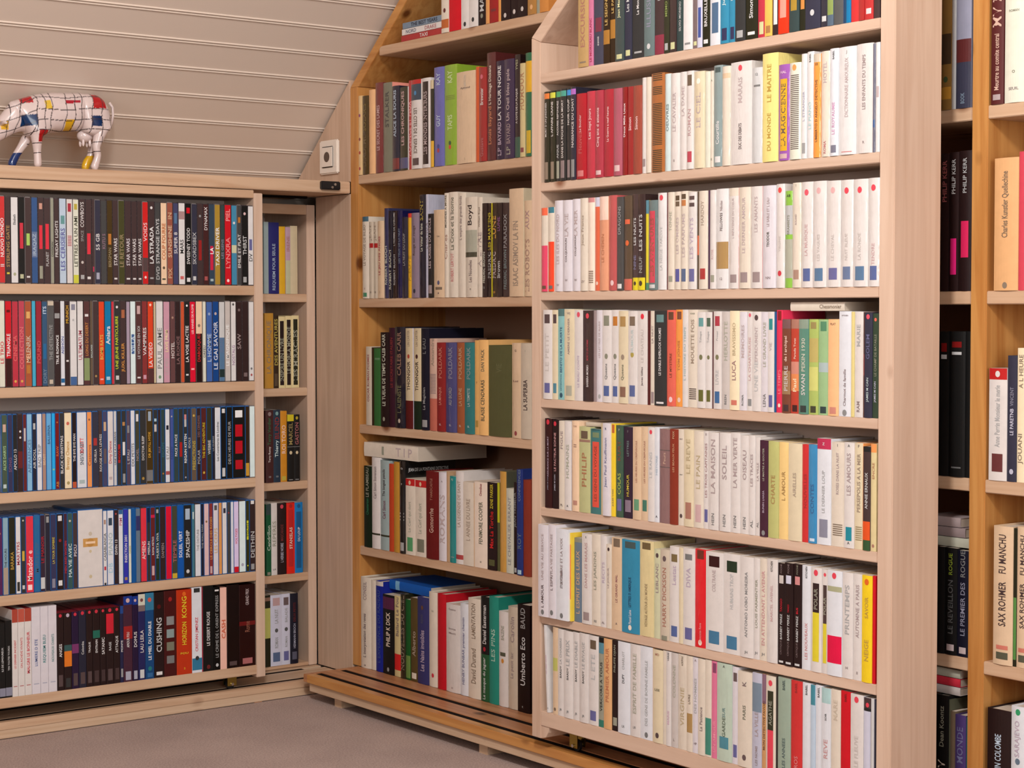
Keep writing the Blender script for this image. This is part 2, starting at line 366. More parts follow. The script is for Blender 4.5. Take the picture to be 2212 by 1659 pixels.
obj('corner_block', prism_bm([(RL1, .2918-FZ+.026-.0004), (RL1, .2918-FZ), (RL1-.014, .2918-FZ+.004), (RL1-.021, .2918-FZ+.0145), (RL1-.024, .3175-FZ)], 'x', XR+.002, RD-.01, .0006), wood('pale', 'z'), rb)
for y in (-1.20, -1.98):
    caster(rb, (-.126, y), 'y', ZR['R7']-.0295, PR-.0011, .0115)

DATA = r'''
@D1 0 420 3.8138 0
42||c33|t.25-.7eee:NUOVO_MONDO t.75-.85ddd:II
88||433|b.03-.12b86 t.3-.85a85:STERLING_GATE r.88-.9dc4
150||ddd|t.2-.32444:Elisabeth d.9:aa8
205||111|r.3-.6c34 r.9-.95bb9
258||433|b.1-.24bba r.42-.56ac6 r.92-.94ddd
312||358|b.05-.18986 t.4-.7abc:IRAQAZ b.4-.7679
362||433|r.06-.13c98 r.32-.6d34 r.8-.95998
416||433|b.05-.18cbb r.3-.6d34 t.63-.8bbb:PLANET
445||998|t.3-.9333:DIVISION
487||433|t.2-.75ddd:FRIDAY_LIGHTS
547||bcd|r.2-.3699 t.35-.85559:LES_CERISIERS
600||dcc|r.05-.15a34 s.43-.56a34
650||ddc|t.2-.8443:LETTRES_A_UN_AMI r.05-.12ba4 b.9-1cc4
705||433|t.03-.33ddd:COWBOYS t.37-.5999:SPACE d.75:cbb r.9-.95aaa
758||433|r.4-.65d34 r.92-.95ddd
780||433|r.8-.86b35
830||334|t.4-.6ddd:55_GB r.87-.95aab
880||444|t.4-.58978:KUTU_S
928||431|r.4-.53b73 t.57-.8986:BERGMAN
975||433|t.45-.78ddd:STAR_WARS r.93-.95ddd
1028||442|t.4-.8986:LE_RETOUR
1082||433|t.45-.78dcd:STAR_WARS r.93-.95ddd
1130||433|t.45-.78ddd:STAR_WARS r.93-.95ddd
1172||433|t.45-.78ddd:STAR_WARS r.93-.95ddd
1222||c22|t.25-.48ecc:VOIDS b.68-.85544 d.92:ecc
1275||433|t.3-.75eee:LA_STRADA d.07:ddd r.92-.94aaa
1322||444|t.2-.75ccc:STRANGE_DAYS t.78-.95bbb:DVD
1375||eca|t.25-.7b63:COUP_FOURRE d.8:654 r.93-.95554
1425||954|t.25-.7dba:SUNSHINE t.1-.22ca8:IN t.8-.93ca8:PIX
1470||446|r.12-.25579 t.35-.63ddd:SUPER_8
1525||ddd|t.45-.62333:MARS b.1-.2a88 r.9-.94c66
1578||111|r.05-.12c12 t.3-.75ddd:SWEENEY_TODD r.92-.97ddd
1625||334|t.35-.75bbb:SKORDSBEX r.9-.95ccc
1672||433|r.45-.7922 d.15:999
1720||422|t.03-.32ddd:DYNAMAX r.9-.95a55
1768||345|b.38-.5556 r.52-.82c24 t.54-.62fff:LA r.93-.96abb
1815||a83|t.25-.8eee:TAXI_DRIVER
1850||344|t.3-.8889:LES_GENS
1905||c12|t.05-.2e99:PIEL t.4-.8e88:LYNXRA d.95:fdd
1952||48a|b.0-.15456 d.22:ddd b.5-.6cca
1990||444|r.15-.22b73 t.3-.85ddd:EMILE_ET_PLAT
2042||111|d.1:dbb t.38-.62ccc:THIRST r.9-.97aaa
2088||ddd|r.42-.56669 t.6-.7444:DV
@D2 0 635 3.8138 0
42||ddc|t.35-.85c34:LE_TRIO
98||c12|r.1-.13600 t.38-.65eee:TRIANGLE b.67-1311
152||b34|b.05-.2cab t.3-.8d66:CINEMA d.94:da5
205||b45|b.05-.18baa t.3-.8d77:COLLECTION d.94:da5
262||a53|b.02-.1433 r.12-.2da6 t.4-.6cba:ENRIK t.6-.72eca:MEL r.75-.85b73
295||4ac|b.5-.6787
345||923|b.04-.08ddd t.4-.8c55:POUND
392||357|t.05-.15cde:ITS r.5-.68269 t.8-.97789:DORY
448||555|t.28-.7999:THE_DETECTIVE b0-.05cba r.93-.98cba
497||322|t.4-.75eee:TRUE_ROMANCE b.14-.2999
535||dde|b0-.1369 t.4-.65459:AISHON b.92-.97269
575||322|t.05-.26da3:MUNICH r.7-.72ddd
635||ddd|r.03-.1889 h.22:777:II b.9-1469
688||ddd|t.35-.7a45:ULTIMATUM
742||533|t.25-.65c84:LONG_DU_DESERT b.68-.95896 r.15-.18ddd
765||654|t.35-.85bcc:BALLADES
812||433|d.9:a85
862||d42|b0-.13865 t.4-.7db5:BOMB_RATS r.93-.95eaa
918||07a|t.3-.52eee:Aniara r.91-.95acd
940||c34|
990||333|t.18-.82cd3:UNE_JEUNE_PARTICULIERE d.07:ddd r.9-.95ccc
1040||433|t.48-.88d94:JUXL_KILLER r.1-.2a64
1072||a9a|
1118||dee|r.4-.64469 t.42-.62cde:VILLA
1168||533|r.05-.15caa t.3-.7ccc:LE_VOYAGE_EN_SOI r.92-.94ddd
1215||833|b0-.25333 t.28-.7ddd:VAMPIRES r.9-.95c9a
1265||d42|d.04:fcb t.5-.8edd:LA_VIDEO b.82-1533
1285||cb9|
1345||ddd|t.3-.85888:PAUL_AIME d.93:797
1400||c9a|b.0-.1933 t.35-.62eda:LAVE_PRIM t.7-.9baa:LES_PIES
1445||644|d.2:a87 t.5-.7dcc:HOTEL
1488||322|t.4-.8866:LA_RONDE
1520||c53|b.14-.85633
1562||222|d.05:eee t.3-.75eee:LA_VOIE_LACTEE r.9-.92ddd
1612||d13|t.03-.4fdd:LES_ANNEES_DE_PLOMB r.83-.85fbb
1668||eca|d.3:876 b.4-1211 t.4-.75c33:DIABOLIQUES
1698||ddc|t.5-.75444:ORFEU
1750||46a|b0-.1c23 d.15:9ac t.4-.75bcd:L_HOMME
1803||148|b0-.1c23 d.15:baa t.25-.85dde:LE_GAI_SAVOIR
1852||ccc|b.0-.05223 t.4-.7679:JEUNE b.45-1579 b.85-.95233
1900||cbb|b.3-.8322 t.2-.9eee:LE_MAGNIFIQUE
1945||ddd|t.55-.8979:NOSTALG d.03:555
1995||322|d.1:766 t.4-.6988:SAW
2048||322|r.9-.95766
2092||ddd|d.93:a55 d.85:777
@D3 0 860 3.8138 0
62||454|b0-.12554 r.12-.22ca9 t.4-.72ac9:ALICE_DAIRYS r.9-.95bcc
105||335|t.4-.9757:SONG
145||222|t.45-.72ddd:APOLLO_13
190||322|d.22:ddd d.3:ddd b.48-.7622
220||622|r.18-.35cbb
265||8bd|b0-.1147 t.3-.8579:APPARENCES
302||223|t.45-.72ccc:AIR_DOLL r.12-.2bbb
347||dde|b0-.1147 t.4-.7888:BAD_TRIP
380||a87|b0-.1147 t.4-.8dba:BEAST
425||6ad|b0-.1147 t.15-.4357:BALLERINA
455||2ae|t.7-.78ad5:II
490||711|d.12:b63 t.4-.6c64:RAW t.9-.98c84:AB
528||333|b0-.1249 t.3-.8ddd:BLACK_CHRISTMAS
592||edb|d.14:c65 t.38-.75b83:Breezy_Chance d.93:a96
632||211|t.28-.65dcc:THE_BYE_BYE_MAN b.92-1b53
715||dde|t.34-.54d33:BULLITT T.4-.7345:LES_COUSINS r.9-.95abb
758||e95|d.1:854 t.4-.75a53:Casanova
812||334|r.35-.45a33 t.5-.68dcc:CRUELLA
845||433|t.3-.8ccc:ROUGE_AUX_LEVRES
885||446|r.14-.26ca8 r.5-.7655
935||dcc|b0-.15c9a t.4-.7b34:Dirty_Dance r.88-.92baa
962||ccc|b0-.1124 t.2-.8333:UNE_ETE_A_LA_DERIVE
1000||333|b0-.1111 r.45-.7a22 t.48-.68211:DIVA
1040||333|b0-.1111 r.15-.2b85 r.42-.6ddd r.85-.97999
1075||545|b0-.1226 r.2-.3888 t.5-.75bbb:L_ETAU
1112||dde|b0-.1136 t.4-.8555:DIX_PETITS
1150||443|b0-.1136 r.05-.15ddd t.5-.7988:NOEL
1205||333|b0-.1136 t.35-.68ddd:DOCTOR_SLEEP d.93:a84
1262||431|f0-.17da3 t.3-.65da4:DR_JEKYLL_HYDE b.82-.97777
1300||333|b0-.14146 r.12-.16acd r.2-.3cbb
1325||322|t.4-.7866:ELLE
1360||344|b0-.1136 t.4-.7367:ESCAPE d.88:b73
1400||dde|b0-.1136 r.22-.28223 t.5-.7888:ETAU b.85-.9a55
1430||459|d.1:cba t.5-.7347:FANNY
1470||344|b0-.1146 t.35-.65dde:FACE_A_FACE
1510||333|b0-.1146 r.46-.66a22
1545||333|r.08-.15c88 r.15-.25bbb t.35-.75eee:REGAIN_KITTEN d.95:aab
1575||334|t.35-.6bbb:IDOLS
1620||654|b0-.1236 d.1:ca5 t.45-.85ba5:PREDICTIONS
1655||322|t.1-.4866:DES_CENDRES t.55-.8aaa:POLAR
1702||522|b0-.1126 t.2-.7cb3:THE_BIG_ADVENTURE d.9:ca4
1745||332|t.45-.65ccc:WEBBIE
1768||223|t.3-.7999:LA_GUERRE
1818||dde|t.2-.75333:Les_Couvertures_de_Londres
1865||111|r.02-.08ddd r.85-.97ccc
1915||111|t.2-.8aaa:DEUX_HEURES_DE_PEUR
2020||111|b.02-.2c12 r.05-.15eee r.25-.42b12 r.48-.66b12 r.75-.88b12
2055||321|b.35-.5ba2 b.8-.98c93
2100||dee|b0-.05279
@D4 0 1050 3.8138 0
22||525|d.2:b86
70||8ab|b0-.1147 t.4-.65333:THE_HOURS b.65-1a98
128||221|t.45-.68b94:BARAKA
172||ddd|b0-.12a87 t.3-.65a34:MARTYRS r.85-.97333
212||333|d.05:bba r.45-.58ca4 r.9-.95ccc
278||d34|b0-.22c44 t.45-.85fdd:Matador_e r.9-.97fdd
330||269|b.03-.13cab t.3-.8468:MARYPOP
372||323|t.25-.65a23:LE_MANOIR b.82-.97ccc
415||223|r.02-.1999
465||335|t.3-.65cb4:LA_TOUR_SOMBRE r.85-.97889
525||211|r.02-.09ddd d.35:822 r.88-.95ddd
555||423|t.3-.85b34:MEN_AND_WOMEN
600||355|d.1:cba t.4-.85cdd:MA_VIE_AVEC
640||433|b0-.1157 t.4-.6dcd:PSCU
848||dcc|b0-.09358 ornate
882||ddd|r.12-.18a87 t.22-.75333:CASABLANCA r.75-.8b34 r.97-1333
938||dde|r.1-.2345 t.3-.6abb:PIANO t.7-.85acd:DB
975||322|d.05:b55 t.4-.6ddd:DIVIN_13
1015||dde|t.1-.22c78:PIM b0-.06369
1058||33a|b0-.2369 t.35-.72ddd:INSECTION_2001 r.92-.96a85
1082||ddc|t.4-.7aa5:OASIS
1118||159|b.5-.7dcc
1158||678|b0-.15b99 b.1-.3336
1210||d34|b.1-.2575 t.45-.7ecc:AMIENS
1240||333|t.4-.7ddd:MERLIN b0-.2124
1280||622|b0-.1136 b.1-.14c24 t.4-.65ddd:ROMA_METRO r.8-.93caa
1315||232|t.35-.7ccc:MUERTA_VIVA r.03-.08aaa
1365||322|t.5-.7988:DAMIEN
1415||d13|b0-.14111
1462||443|b0-.35da3 b.93-1ca3 t.45-.8a66:TEMPLE
1512||15a|t.35-.72eee:SOLEIL_VERT
1580||222|r.05-.2abc t.35-.73ddd:SPACESHIP d.92:ccc
1605||478|r.1-.2bcc
1655||dde|b0-.03124 t.35-.65888:THE_DISTURB
1680||223|t.1-.8999:THE_WALL_PARK
1722||dbb|b0-.12247 d.25:864
1755||833|t.12-.85c95:LE_CERCLE_DES_ROSES r.88-.98caa
1800||dcd|r.03-.1555 t.35-.7ca7:LES_CERFS
1830||d95|b0-.1733
1870||ddd|b0-.2a9a r.08-.15334
1900||444|b.08-.22ca7 d.15:a34
1925||dde|b0-.1237
1968||dce|t.38-.6c45:VOLTIGES b.92-1c12
2025||dee|b0-.04379 d.9:aab
2055||331|r.28-.55cc3 t.3-.53331:YOUTH d.92:cc3
2108||322|r0-.05ddd t.4-.85bbb:DETHIN r.9-.98999
@D5 0 1250 3.8138 0
45|365|111|t.33-.65ccc:ILS_DE_LEMOUREUX b.87-.98889
100|345|111|t.33-.65bbb:TEN_TOUTES_TOURDS b.87-.98889
150|255|dcc|b0-.15a43 t.35-.68c44:LE_DERNIER_INCIDENT r.88-.89b77
205||dcc|b0-.15b54 t.33-.68c66:ON_ACHEVE_VIVANTS r.88-.89b77
262||dcc|b0-.15a43 t.27-.75c34:MALGRE_LE_BONHEUR r.88-.89b77
335|235|dcd|t.37-.68569:LUMIERE_D_ETE r.88-.89aab
400||dcd|t.33-.65488:REQUIEM_BLEU r.88-.89aab
470||dcd|t.33-.65588:NOUVEAUX_CHANTS r.88-.89aab
528|285|211|d.03:c34 t.4-.57ddd:ANGES r.8-.95544
592|280|211|d.03:bab b.42-.5355 b.5-.7d72 r.85-.97333
650|272|213|d.03:c34 b.42-.54736 r.8-.96544
712|262|223|d.03:c34 t.4-.57ccc:Colomba r.8-.95544
765|255|211|d.03:c34 t.42-.56ddd:TRAQUE r.8-.95544
825|248|211|d.03:c34 b.28-.38265 t.4-.57ddd:ENTRAIN r.8-.95433
875|243|211|d.03:c34 t.38-.6ddd:SATANIC r.8-.95433
938|238|211|d.03:c34 b.08-.34c23 t.45-.56ccc:RAGE r.8-.95544
990|232|211|d.03:c34 t.38-.6ddd:ATTAQUE r.8-.95433
1018|225|224|b0-.1248 t.45-.6ddd:MONTE r.82-.93999
1092|145|423|b0-.1138 d.05:caa b.35-.5922 t.42-.6ddd:AMOUR_FOU r.88-.98aab
1140|145|213|b0-.1138 d.05:caa t.42-.6ddd:DOMUS r.88-.98aab
1198|128|225|b0-.13ccb d.07:744 b.13-.2766 t.42-.68dcc:LAU_LEILA r.88-.98ccc
1270|118|147|b0-.2379 d.08:c54 t.33-.78eee:LE_MIEL_DU_DIABLE d.88:277 r.93-.98369
1352|112|211|d.17:511 t.3-.7ccc:CUSHING r.93-.97ddd
1455|100|411|d.1:922 r.3-.4888 r.45-.55899 r.6-.7776 r.76-.85777
1582|92|b31|d.05:d62 t.08-.33dc3:KONG t.38-.65dc3:HORIZON h.75:dc3:FOU h.93:dc3:2
1665|58|dde|r.01-.06333 t.35-.75c34:CRISTIAN_JIMENEZ b.83-.97379 d.83:333
1672|60|a34|
1760|62|111|t.3-.7ddd:LE_DESERT_ROUGE d.95:622
1815|70|000|r.03-.05ddd t.1-.85999:LE_CRIME_DE_L_ORIENT_EXPRESS d.94:bbb
1870|75|eba|t.37-.65c53:CASH
1970|52|100|r.92-.97544
2105|50|200|t.05-.25baa:GRAND_PRIX b.45-.5611 t.45-.58854:Rome r.9-.97a66
@R1 1130 0 2.731 325
385||b96|t-.1-.75a76:EXCURSION r.93-.95876
415||c79|t.4-.95a35:LE_MORCEAU_BLANC
478||445|r.5-.65734 t.7-.8ddd:AB_BANNER
512||321|b.65-.8a73 t.2-.6ca6:LE_SEIGNEUR
547||321|b.55-.75a73 t.2-.5ca6:LE_PACTE
597||344|t.3-.55dda:Jean_Merlin r.93-.98cc9
642||334|t.2-.5ccc:Les_Mondes r.9-.96cc9
718||333|t.1-.55ddd:Le_Monde_sans_dehors r.93-.95aaa
775||677|t.2-.7889:ILLUSIONS d.9:ccc
835||433|t.2-.45bbb:La_Nuit_nue b.8-1834
862||332|t.4-.7895:MEMO r.9-.97aaa
905||322|t.2-.45c33:ROUGE r.9-.97cc9
950||344|t.5-.8bbb:SILVIO_MORENO
1000||ddd|b0-.35333 r.4-.43999 r.93-.95888
1032||766|t.1-.4ddd:PARIS r.93-.97cc9
1057||ccd|r.6-.9459
1102||221|r.2-.4a64 t.5-.8ddd:BRUXELLES r.93-.97ddd
1168||dde|t.1-.5ccd:LES_AMIS r.58-.88468
1215||38a|t.2-.75cdd:Jules_Verne r.85-.97335
1255||38a|t.2-.75cdd:Iles_Voyages r.85-.97335
1312||333|t.3-.6aa8:EMPIRE r.9-.97aaa
1385||221|t.1-.35c94:LES_EAUX t.5-.8ddd:Simon_Exil r.93-.96ddd
1430||b34|t.1-.4edd:ARDENT r.85-.97cc9
1470||eb5|r.9-.97a74
1510||322|t.1-.4bbb:ANGES r.65-.9ddd
1568||e31|r.45-.48515 r.6-.85f98
1630||344|t.1-.4aaa:STRANGE r.6-.8a83
1670||221|r.6-.8c84
1755||334|t.2-.7ccc:ALEXIS_V d.85:ccc
1800||223|t.4-.7ccc:NUIT r.9-.95ccc
1832||567|b.7-.9895
1890||667|b.5-1555
1912||246|t.3-.7bcd:KOURI
1935||17a|
1985||c33|t.1-.8edd:Alibis
2015||a22|t.1-.8edd:Alibis
2068||b33|t.1-.8edd:Alibis r.9-.95fcc
2108||433|t.2-.9988:LE_BAL
@R2 1150 80 4.879 125
182|580|221|b.02-.08d73 t.12-.5dcc:MORT_D_UN_JARDINIER r.78-.97876
245|570|221|b.02-.08cc4 t.12-.5dcc:L_AFFAIRE_CRANE r.78-.97876
298|560|222|b.02-.08496 t.12-.5dcc:ACCUSEE_REPONDEZ t.6-.75bbb:AIGUE r.78-.97998
358|550|222|b.02-.08498 t.12-.75dcc:DANS_LA_POCHE_DE_LA_MORT r.78-.97877
410|540|222|b.02-.0838c t.12-.4dcc:NOIR_COUP r.78-.97877
460|530|223|b.02-.08a6b t.12-.65dcc:NAISSANCE_DU_CHAT r.78-.97888
570|600|a12|t.25-.45dbb:Le_Boucher t.45-.7b55:Fleuves r.9-.97c77
668|575|b34|t.2-.55ecc:Les_Sept_Jours
750|565|a34|t.2-.65ecc:Cinq_ans_d_attente r.92-.97dbb
862|555|a23|t.2-.6ecc:La_Guerre_a_neuf_heures
948|545|a56|r.88-.95dbb
1000|530|811|t.15-.6edd:Deux_Mille_Lieux
1070|525|922|t.35-.5ecc:Simon
1155|515|943|t.35-.5ecc:Simon
1205|430|dcc|r.85-.93988
1252|425|dcb|
1395|385|a63|s.0-.08332 s.13-.22332 s.3-.73332 s.77-1332
1465|390|cdd|t.2-.7788:OEUVRES
1555|385|dcc|t.2-.6baa:LE_CAVALIER h.9:877:II
1632|370|dcc|t.1-.5baa:LA_DAME
1702|360|dcc|r.04-.15654 t.3-.75b99:ROMAN r.82-.93b45
1818|365|dca|t.2-.6baa:LE_CIEL d.1:eed
1884|365|ddc|
@R2 1530 80 5.185 20
60|380|dcb|h.1:887:A h.92:887:R
165|320|899|t.55-.78ddd:Courtille r.02-.07455 r.9-.96ddd
250|330|dcb|b.07-.12dba
490|280|dcc|d.06:d45 t.15-.4baa:MARAIS t.6-.85544:DUC_DES_DEBATS
615|345|ccc|h.07:777:12 r.18-.2777
785|185|ed8|t.1-.45b94:LE_MAITRE t.55-.9b94:DU_MONDE
920|310|95a|h.08:ecd:HAL r.15-.9da2 t.2-.85654:LA_MAGICIENNE r.93-.98caa
1040|290|ddc|d.05:d95 s.12-.9544
1105|190|ddd|t.3-.7aab:L_ETRANGER r.85-.95999
1185|165|ddd|t.02-.1444:BABEL t.4-.8acc:LE_PIANO
1262|190|e94|b0-.08cba h.1:433:10 t.25-.85643:UMBERTO_D_ANGELO_DETECTIVE
1370|160|dcb|t.1-.3baa:HOTEL t.85-.97b77:ROMA
1460|130|dde|t.02-.1333:BABEL t.5-.8c9b:LE_ROYAUME r.9-.97778
1660|110|ddd|t.1-.65baa:DICTIONNAIRE_AMOUREUX h.05:988:J r.97-.975c44
1850|75|dcc|t.1-.6988:LES_ENFANTS_DU_TEMPS h.9:988:R
1870|75|667|b.7-.77358
1925|60|ddd|r.4-.5baa
@R3 1150 380 5.672 112
190|395|dcb|b0-.09e64 b.45-1d46 r.93-.97643
270|385|dcb|b0-.07378 b.41-1e42 r.93-.97666
380|305|dcd|t.15-.7baa:LES_ILES_DU_NORD h.93:988:W
490|300|dcd|t.15-.4baa:LA_VIE t.42-.68544:COLQUHOUN h.88:877:W
595|285|dcd|t.12-.4baa:LA_MER t.4-.62544:COLQUHOUN h.88:877:W
680|275|dcb|t.15-.55a98:Jeux_Francs h.9:877:ZY
765|270|edc|b0-.05c88 s.78-.92654
832|265|d64|b0-.1ccd d.92:ecb
935|255|d97|t.4-.7b75:LE_CHEMIN b.0-.25ecb
1042|240|b55|d.92:ecc
1120|260|444|t.1-.4999:DRAGONS r.93-.98ddd
1225|245|543|r.25-.3d64 d.5:d63 b.88-1c65
1300|225|433|t.2-.58ccc:LES_NUITS t.6-.82779:NINE b.87-1dc2 d.93:432
1385|225|322|t.2-.6ccc:LES_NUITS t.65-.82999:NEUF b.87-1dc2 d.93:432
1432|300|dc3|b0-.15589 b.92-1486
1535|300|677|r.12-.92c45 t.2-.85954:LES_AVENTURES r.94-.98ccc
1645|210|ddd|d.05:d45 t.35-.8bbb:LA_NEIGE_TARDIVE
1670|205|622|
1740||dcb|t.2-.4aa9:TONNE r.86-.92998
1825||dcb|r.04-.09543 r.1-.15654 t.2-.7baa:LES_OMBRES r.79-.92559
1905||dcb|r.03-.08543 r.09-.15b74 t.2-.7baa:LES_PARFUMS r.79-.92568
2015|200|dcc|r.04-.08544 r.11-.15544 t.25-.7bab:LES_VENTS r.79-.92669
2050||543|b.45-.65c64
2150|185|dcb|t.1-.35a98:HARDOY r.79-.9a33
2185|180|424|
@R3 1530 380 5.672 40
95|175|dcc|t.6-.7caa:ROSE r.86-.93998
250|160|ddd|t.12-.22988:Nikolas t.24-.42544:FELLOWES b.53-.8a85 h.9:877:12
385|150|dcc|b0-.08dcb t.1-.5baa:L_IMPATIENCE_DU_COEUR r.86-.94988 l:c45
520|140|dcb|t.1-.65baa:LE_DERNIER_AMOUR r.84-.94988
675|130|dcc|t.1-.45baa:LES_AMANTS r.84-.94988 l:c45
830|120|dcd|t.12-.4a99:LE_SABLE_ET_L_EAU t.45-.6443:TEODOR h.9:877:NN
940|100|dcc|d.06:d44 t.5-.65cbb:VIRGINIE d.86:c34
1040|185|8b4|h.05:333:AB b.15-.45bbb t.25-.45887:BRAMBETS b.5-.9aa9
1140|85|dcb|h.02:998:1 t.3-.4a99:ROLAND r.83-.92a87
1290|75|dcc|d.1:d56 t.4-.7caa:LA_MUSIQUE r.82-.94569
1450|65|dcc|d.09:daa t.5-.75cbb:LES_VAGUES r.82-.94579
1625|60|dcc|d.09:daa t.5-.75cbb:LE_CHEVAL r.82-.93669
1785|50|dcc|d.1:d45 t.5-.75cbb:NUIT_BLEUE r.81-.93679
1960|40|dcc|d.1:d45 t.5-.75cbb:LA_RONDE r.81-.94579
2105|25|dcc|d.09:d45 t.6-.8caa:TENDRE r.81-.94569
@R4 1150 640 5.672 133
240|168|dcc|r.05-.15544 t.2-.75cbb:LE_PETIT r.82-.93669
312|168|dca|r.05-.15544 r.82-.93589
400|155|8bb|b0-.08577 t.2-.7357:BENITO_DE_LA_MUERTE t.72-.9478:DETENTION d.95:356
512|158|dca|t.1-.5988:AMERE_LE_DERNIER h.05:988:WJ r.84-.95aa9
628|170|dcc|d.05:d56 t.5-.85bab:LE_BEAU_CONTE
745|175|322|d.06:d45 t.32-.55a34:MORT_D_UN_HOMME t.6-.84ddd:BARBERA_MORBO
785|175|988|
865|170|dcd|t.12-.52baa:LES_LETTRES_DE_MARIE d.94:aaa
968|170|dcc|r.06-.17887 t.58-.75777:Queens d.5:887 r.82-.93569
1065|168|dcc|r.07-.17b73 t.58-.75777:Queens d.5:887 r.82-.93569
1170|180|dca|r.06-.17a85 t.58-.75776:Queens d.5:987 r.82-.93865
1285|180|dcc|r.06-.16765 t.2-.45bcc:HUMOUR d.47:a94 r.8-.92569
1420|180|dcc|d.06:d34 t.2-.55cbb:LE_CHATEAU t.6-.8544:James_Gillian
1443|180|522|
1503|180|dcb|t.1-.4988:LA_NUIT r.86-.98988
1645|180|333|t.18-.68ddd:LE_DIABLE_SHERLOCK_HOLMES r.04-.12688 r.96-.98ddd
1755|170|d65|r.02-.1643 t.45-.7743:LE_MYSTERE d.93:ecc
1848|165|e94|r.02-.1743 t.2-.75b74:TOM_JONES d.93:ecb
1905|165|dcc|t.1-.8abb:L_HISTOIRE_DU_TEMPS
2030|165|dcb|h.04:998:HOMER t.1-.55987:MOUETTE_FOIS s.8-.92433
2118|195|dcc|r.06-.15699 t.2-.32aaa:Tchape d.47:775 r.81-.93663
2200|195|dcc|r.06-.15565 t.2-.32aaa:Tchape d.47:775 r.81-.93663
@R4 1530 650 5.531 38
72|130|644|
158|125|dcc|r.05-.15a34 t.2-.3aaa:Proust d.47:775 t.6-.75bbb:LIVRE r.82-.94369
265|130|cbb|t.1-.5aa9:HERLOTTE t.85-.95777:BEEN
370|120|edb|t.12-.45ba8:BRAVISSIMO t.5-.7977:LUCA r.9-.95c76
460|130|dcd|t.1-.5baa:MEMOIRES t.84-.95777:ROMA
535|130|dcc|d.03:d67 t.2-.75caa:LA_CHARTREUSE r.88-.95888
630|130|dcc|d.06:544 t.15-.5baa:EPERDUMENT t.5-.8bbb:UNE_VIE
720|135|dcd|t.1-.55aa9:LE_GRAND_LIVRE t.82-.95777:LENA
785|130|dcc|r.07-.18388 t.2-.5baa:VIE r.83-.95669
812|130|258|
890|110|d35|r.01-.1822 t.5-.9e78:LE_TEMPS d.93:edc
985|220|743|b0-.1755 t.18-.45ecb:de_l_archipel t.48-.78cbb:PIERRE r.91-.98433 b.55-.8975
1090|220|b43|b0-.1a76 t.2-.42ecb:Paradis_Twist t.62-.78edb:Paul b.45-.58c87 b.58-.76d85 r.91-.98422
1200|220|587|b0-.1898 t.2-.55ccb:PEKIN_1930 t.58-.8dcc:SWAN r.91-.98233
1315|220|ab6|r.03-.1985 b.2-.45ba6 b.5-.75cc7 r.91-.98443
1440|225|9b8|r.02-.12586 b.45-.55abb r.91-.98344
1558|220|eb8|h.05:865:PLAT r.91-.98c87
1715|125|dde|h.04:877:KITCHEN t.55-.9877:Charmot_de_famille d.97:888
1745|130|dc8|
1850|130|dcc|t.05-.4aaa:MARIE t.85-.95877:RAM
1870|135|631|b.4-.6a43
1960|140|334|d.04:d56 t.1-.55668:GOLEM t.62-.85bcc:JAMES_M_CAIN
2035|150|343|d.06:d65 t.2-.6887:LE_CHAMP_DE_BATAILLE t.65-.85bbc:JAMES_M_CAIN
@R5 1150 880 5.672 155
240|135|311|d.04:c34 t.2-.65a9a:ASSURANCE_SUR_LA_MORT t.65-.8889:JAMES_M_CAIN
322|145|211|d.05:c34 t.15-.58c99:LE_FACTEUR_SONNE t.62-.8bbc:JAMES_M_CAIN
402|165|dcb|t.08-.35988:FIGUE h.95:544:PL
480|170|dcc|t.2-.7aa9:HUMAINS h.95:333:A
495|400|744|
570|165|eca|h.06:976:TON t.2-.35976:II r.88-.93b87
710|235|bb8|r.05-.14654 b.15-.18976 t.3-.7a75:PHILIP
850|265|477|r.04-.1786 s.0-.02355 r.15-.92d54 t.2-.85843:LES_GENS_DU_VOYAGE
882|195|cb9|
950|195|dcd|h.06:557:R t.15-.7779:Jean_Paul_Kauffmann
1020|200|ec3|r.01-.1b63 t.65-.95876:JULES_VAN
1115|220|354|h.05:aaa:P t.15-.4743:KURT t.52-.75ab5:COLAS r.8-.93669
1238|240|323|h.05:777:F t.15-.32788:LETTRES t.52-.76cb4:HUMOUR r.8-.93878
1332|240|dba|t.15-.6a76:LES_HEURES_DU_CREPUSCULE r.78-.9697
1425|240|dba|t.15-.6a76:LES_HEURES_DU_CREPUSCULE r.78-.9476
1495|245|dcc|d.05:d45 t.2-.6bbb:LE_SANG
1555|245|dde|t.1-.7abc:HISTOIRE h.94:444:A
1692|265|866|b.22-.23655 b.4-.41655 t.25-.37ca9:Peurs
1785|268|832|t.02-.1ca8:FOX t.15-.45c97:LES_BEAUX_FEUX
1865|270|dcb|h.1:877:MAX h.47:555:OKAY d.9:544
1975|275|dca|t.05-.5ba8:LE_REVE r.75-.92a76
2095|290|dcb|t.25-.6ba8:LE_PAIN r.76-.94caa
2165|295|dcc|h.03:877:II t.1-.7a88:LES_TROIS_CAPITAINES r.8-.93669
@R5 1530 910 5.185 0
118|125|dcc|t.05-.65a99:LA_MAISON t.83-.95777:HEIN
132|125|866|
250|130|dcc|t.05-.55a99:SOLEIL t.83-.95777:HEIN
358|130|dcc|t.05-.55a99:LA_MER_VERTE t.83-.95777:HEIN
462|160|dcc|t.05-.55a99:OISEAU t.83-.95777:HEIN
525|160|dcc|t.05-.65a99:LES_TRACES t.83-.95777:AL
585|180|dcc|t.05-.65a99:LA_VILLE t.83-.95777:AL
668|215|423|t.08-.42aa9:LE_MAITRE_A_GOUTER t.52-.75bab:BUNIN_LHASA d.96:888
790|225|bb7|t.35-.65a85:CHARTE
905|235|ec8|t.3-.6a85:L_AMOUR
1050|250|dca|t.3-.55a98:AIRELLES
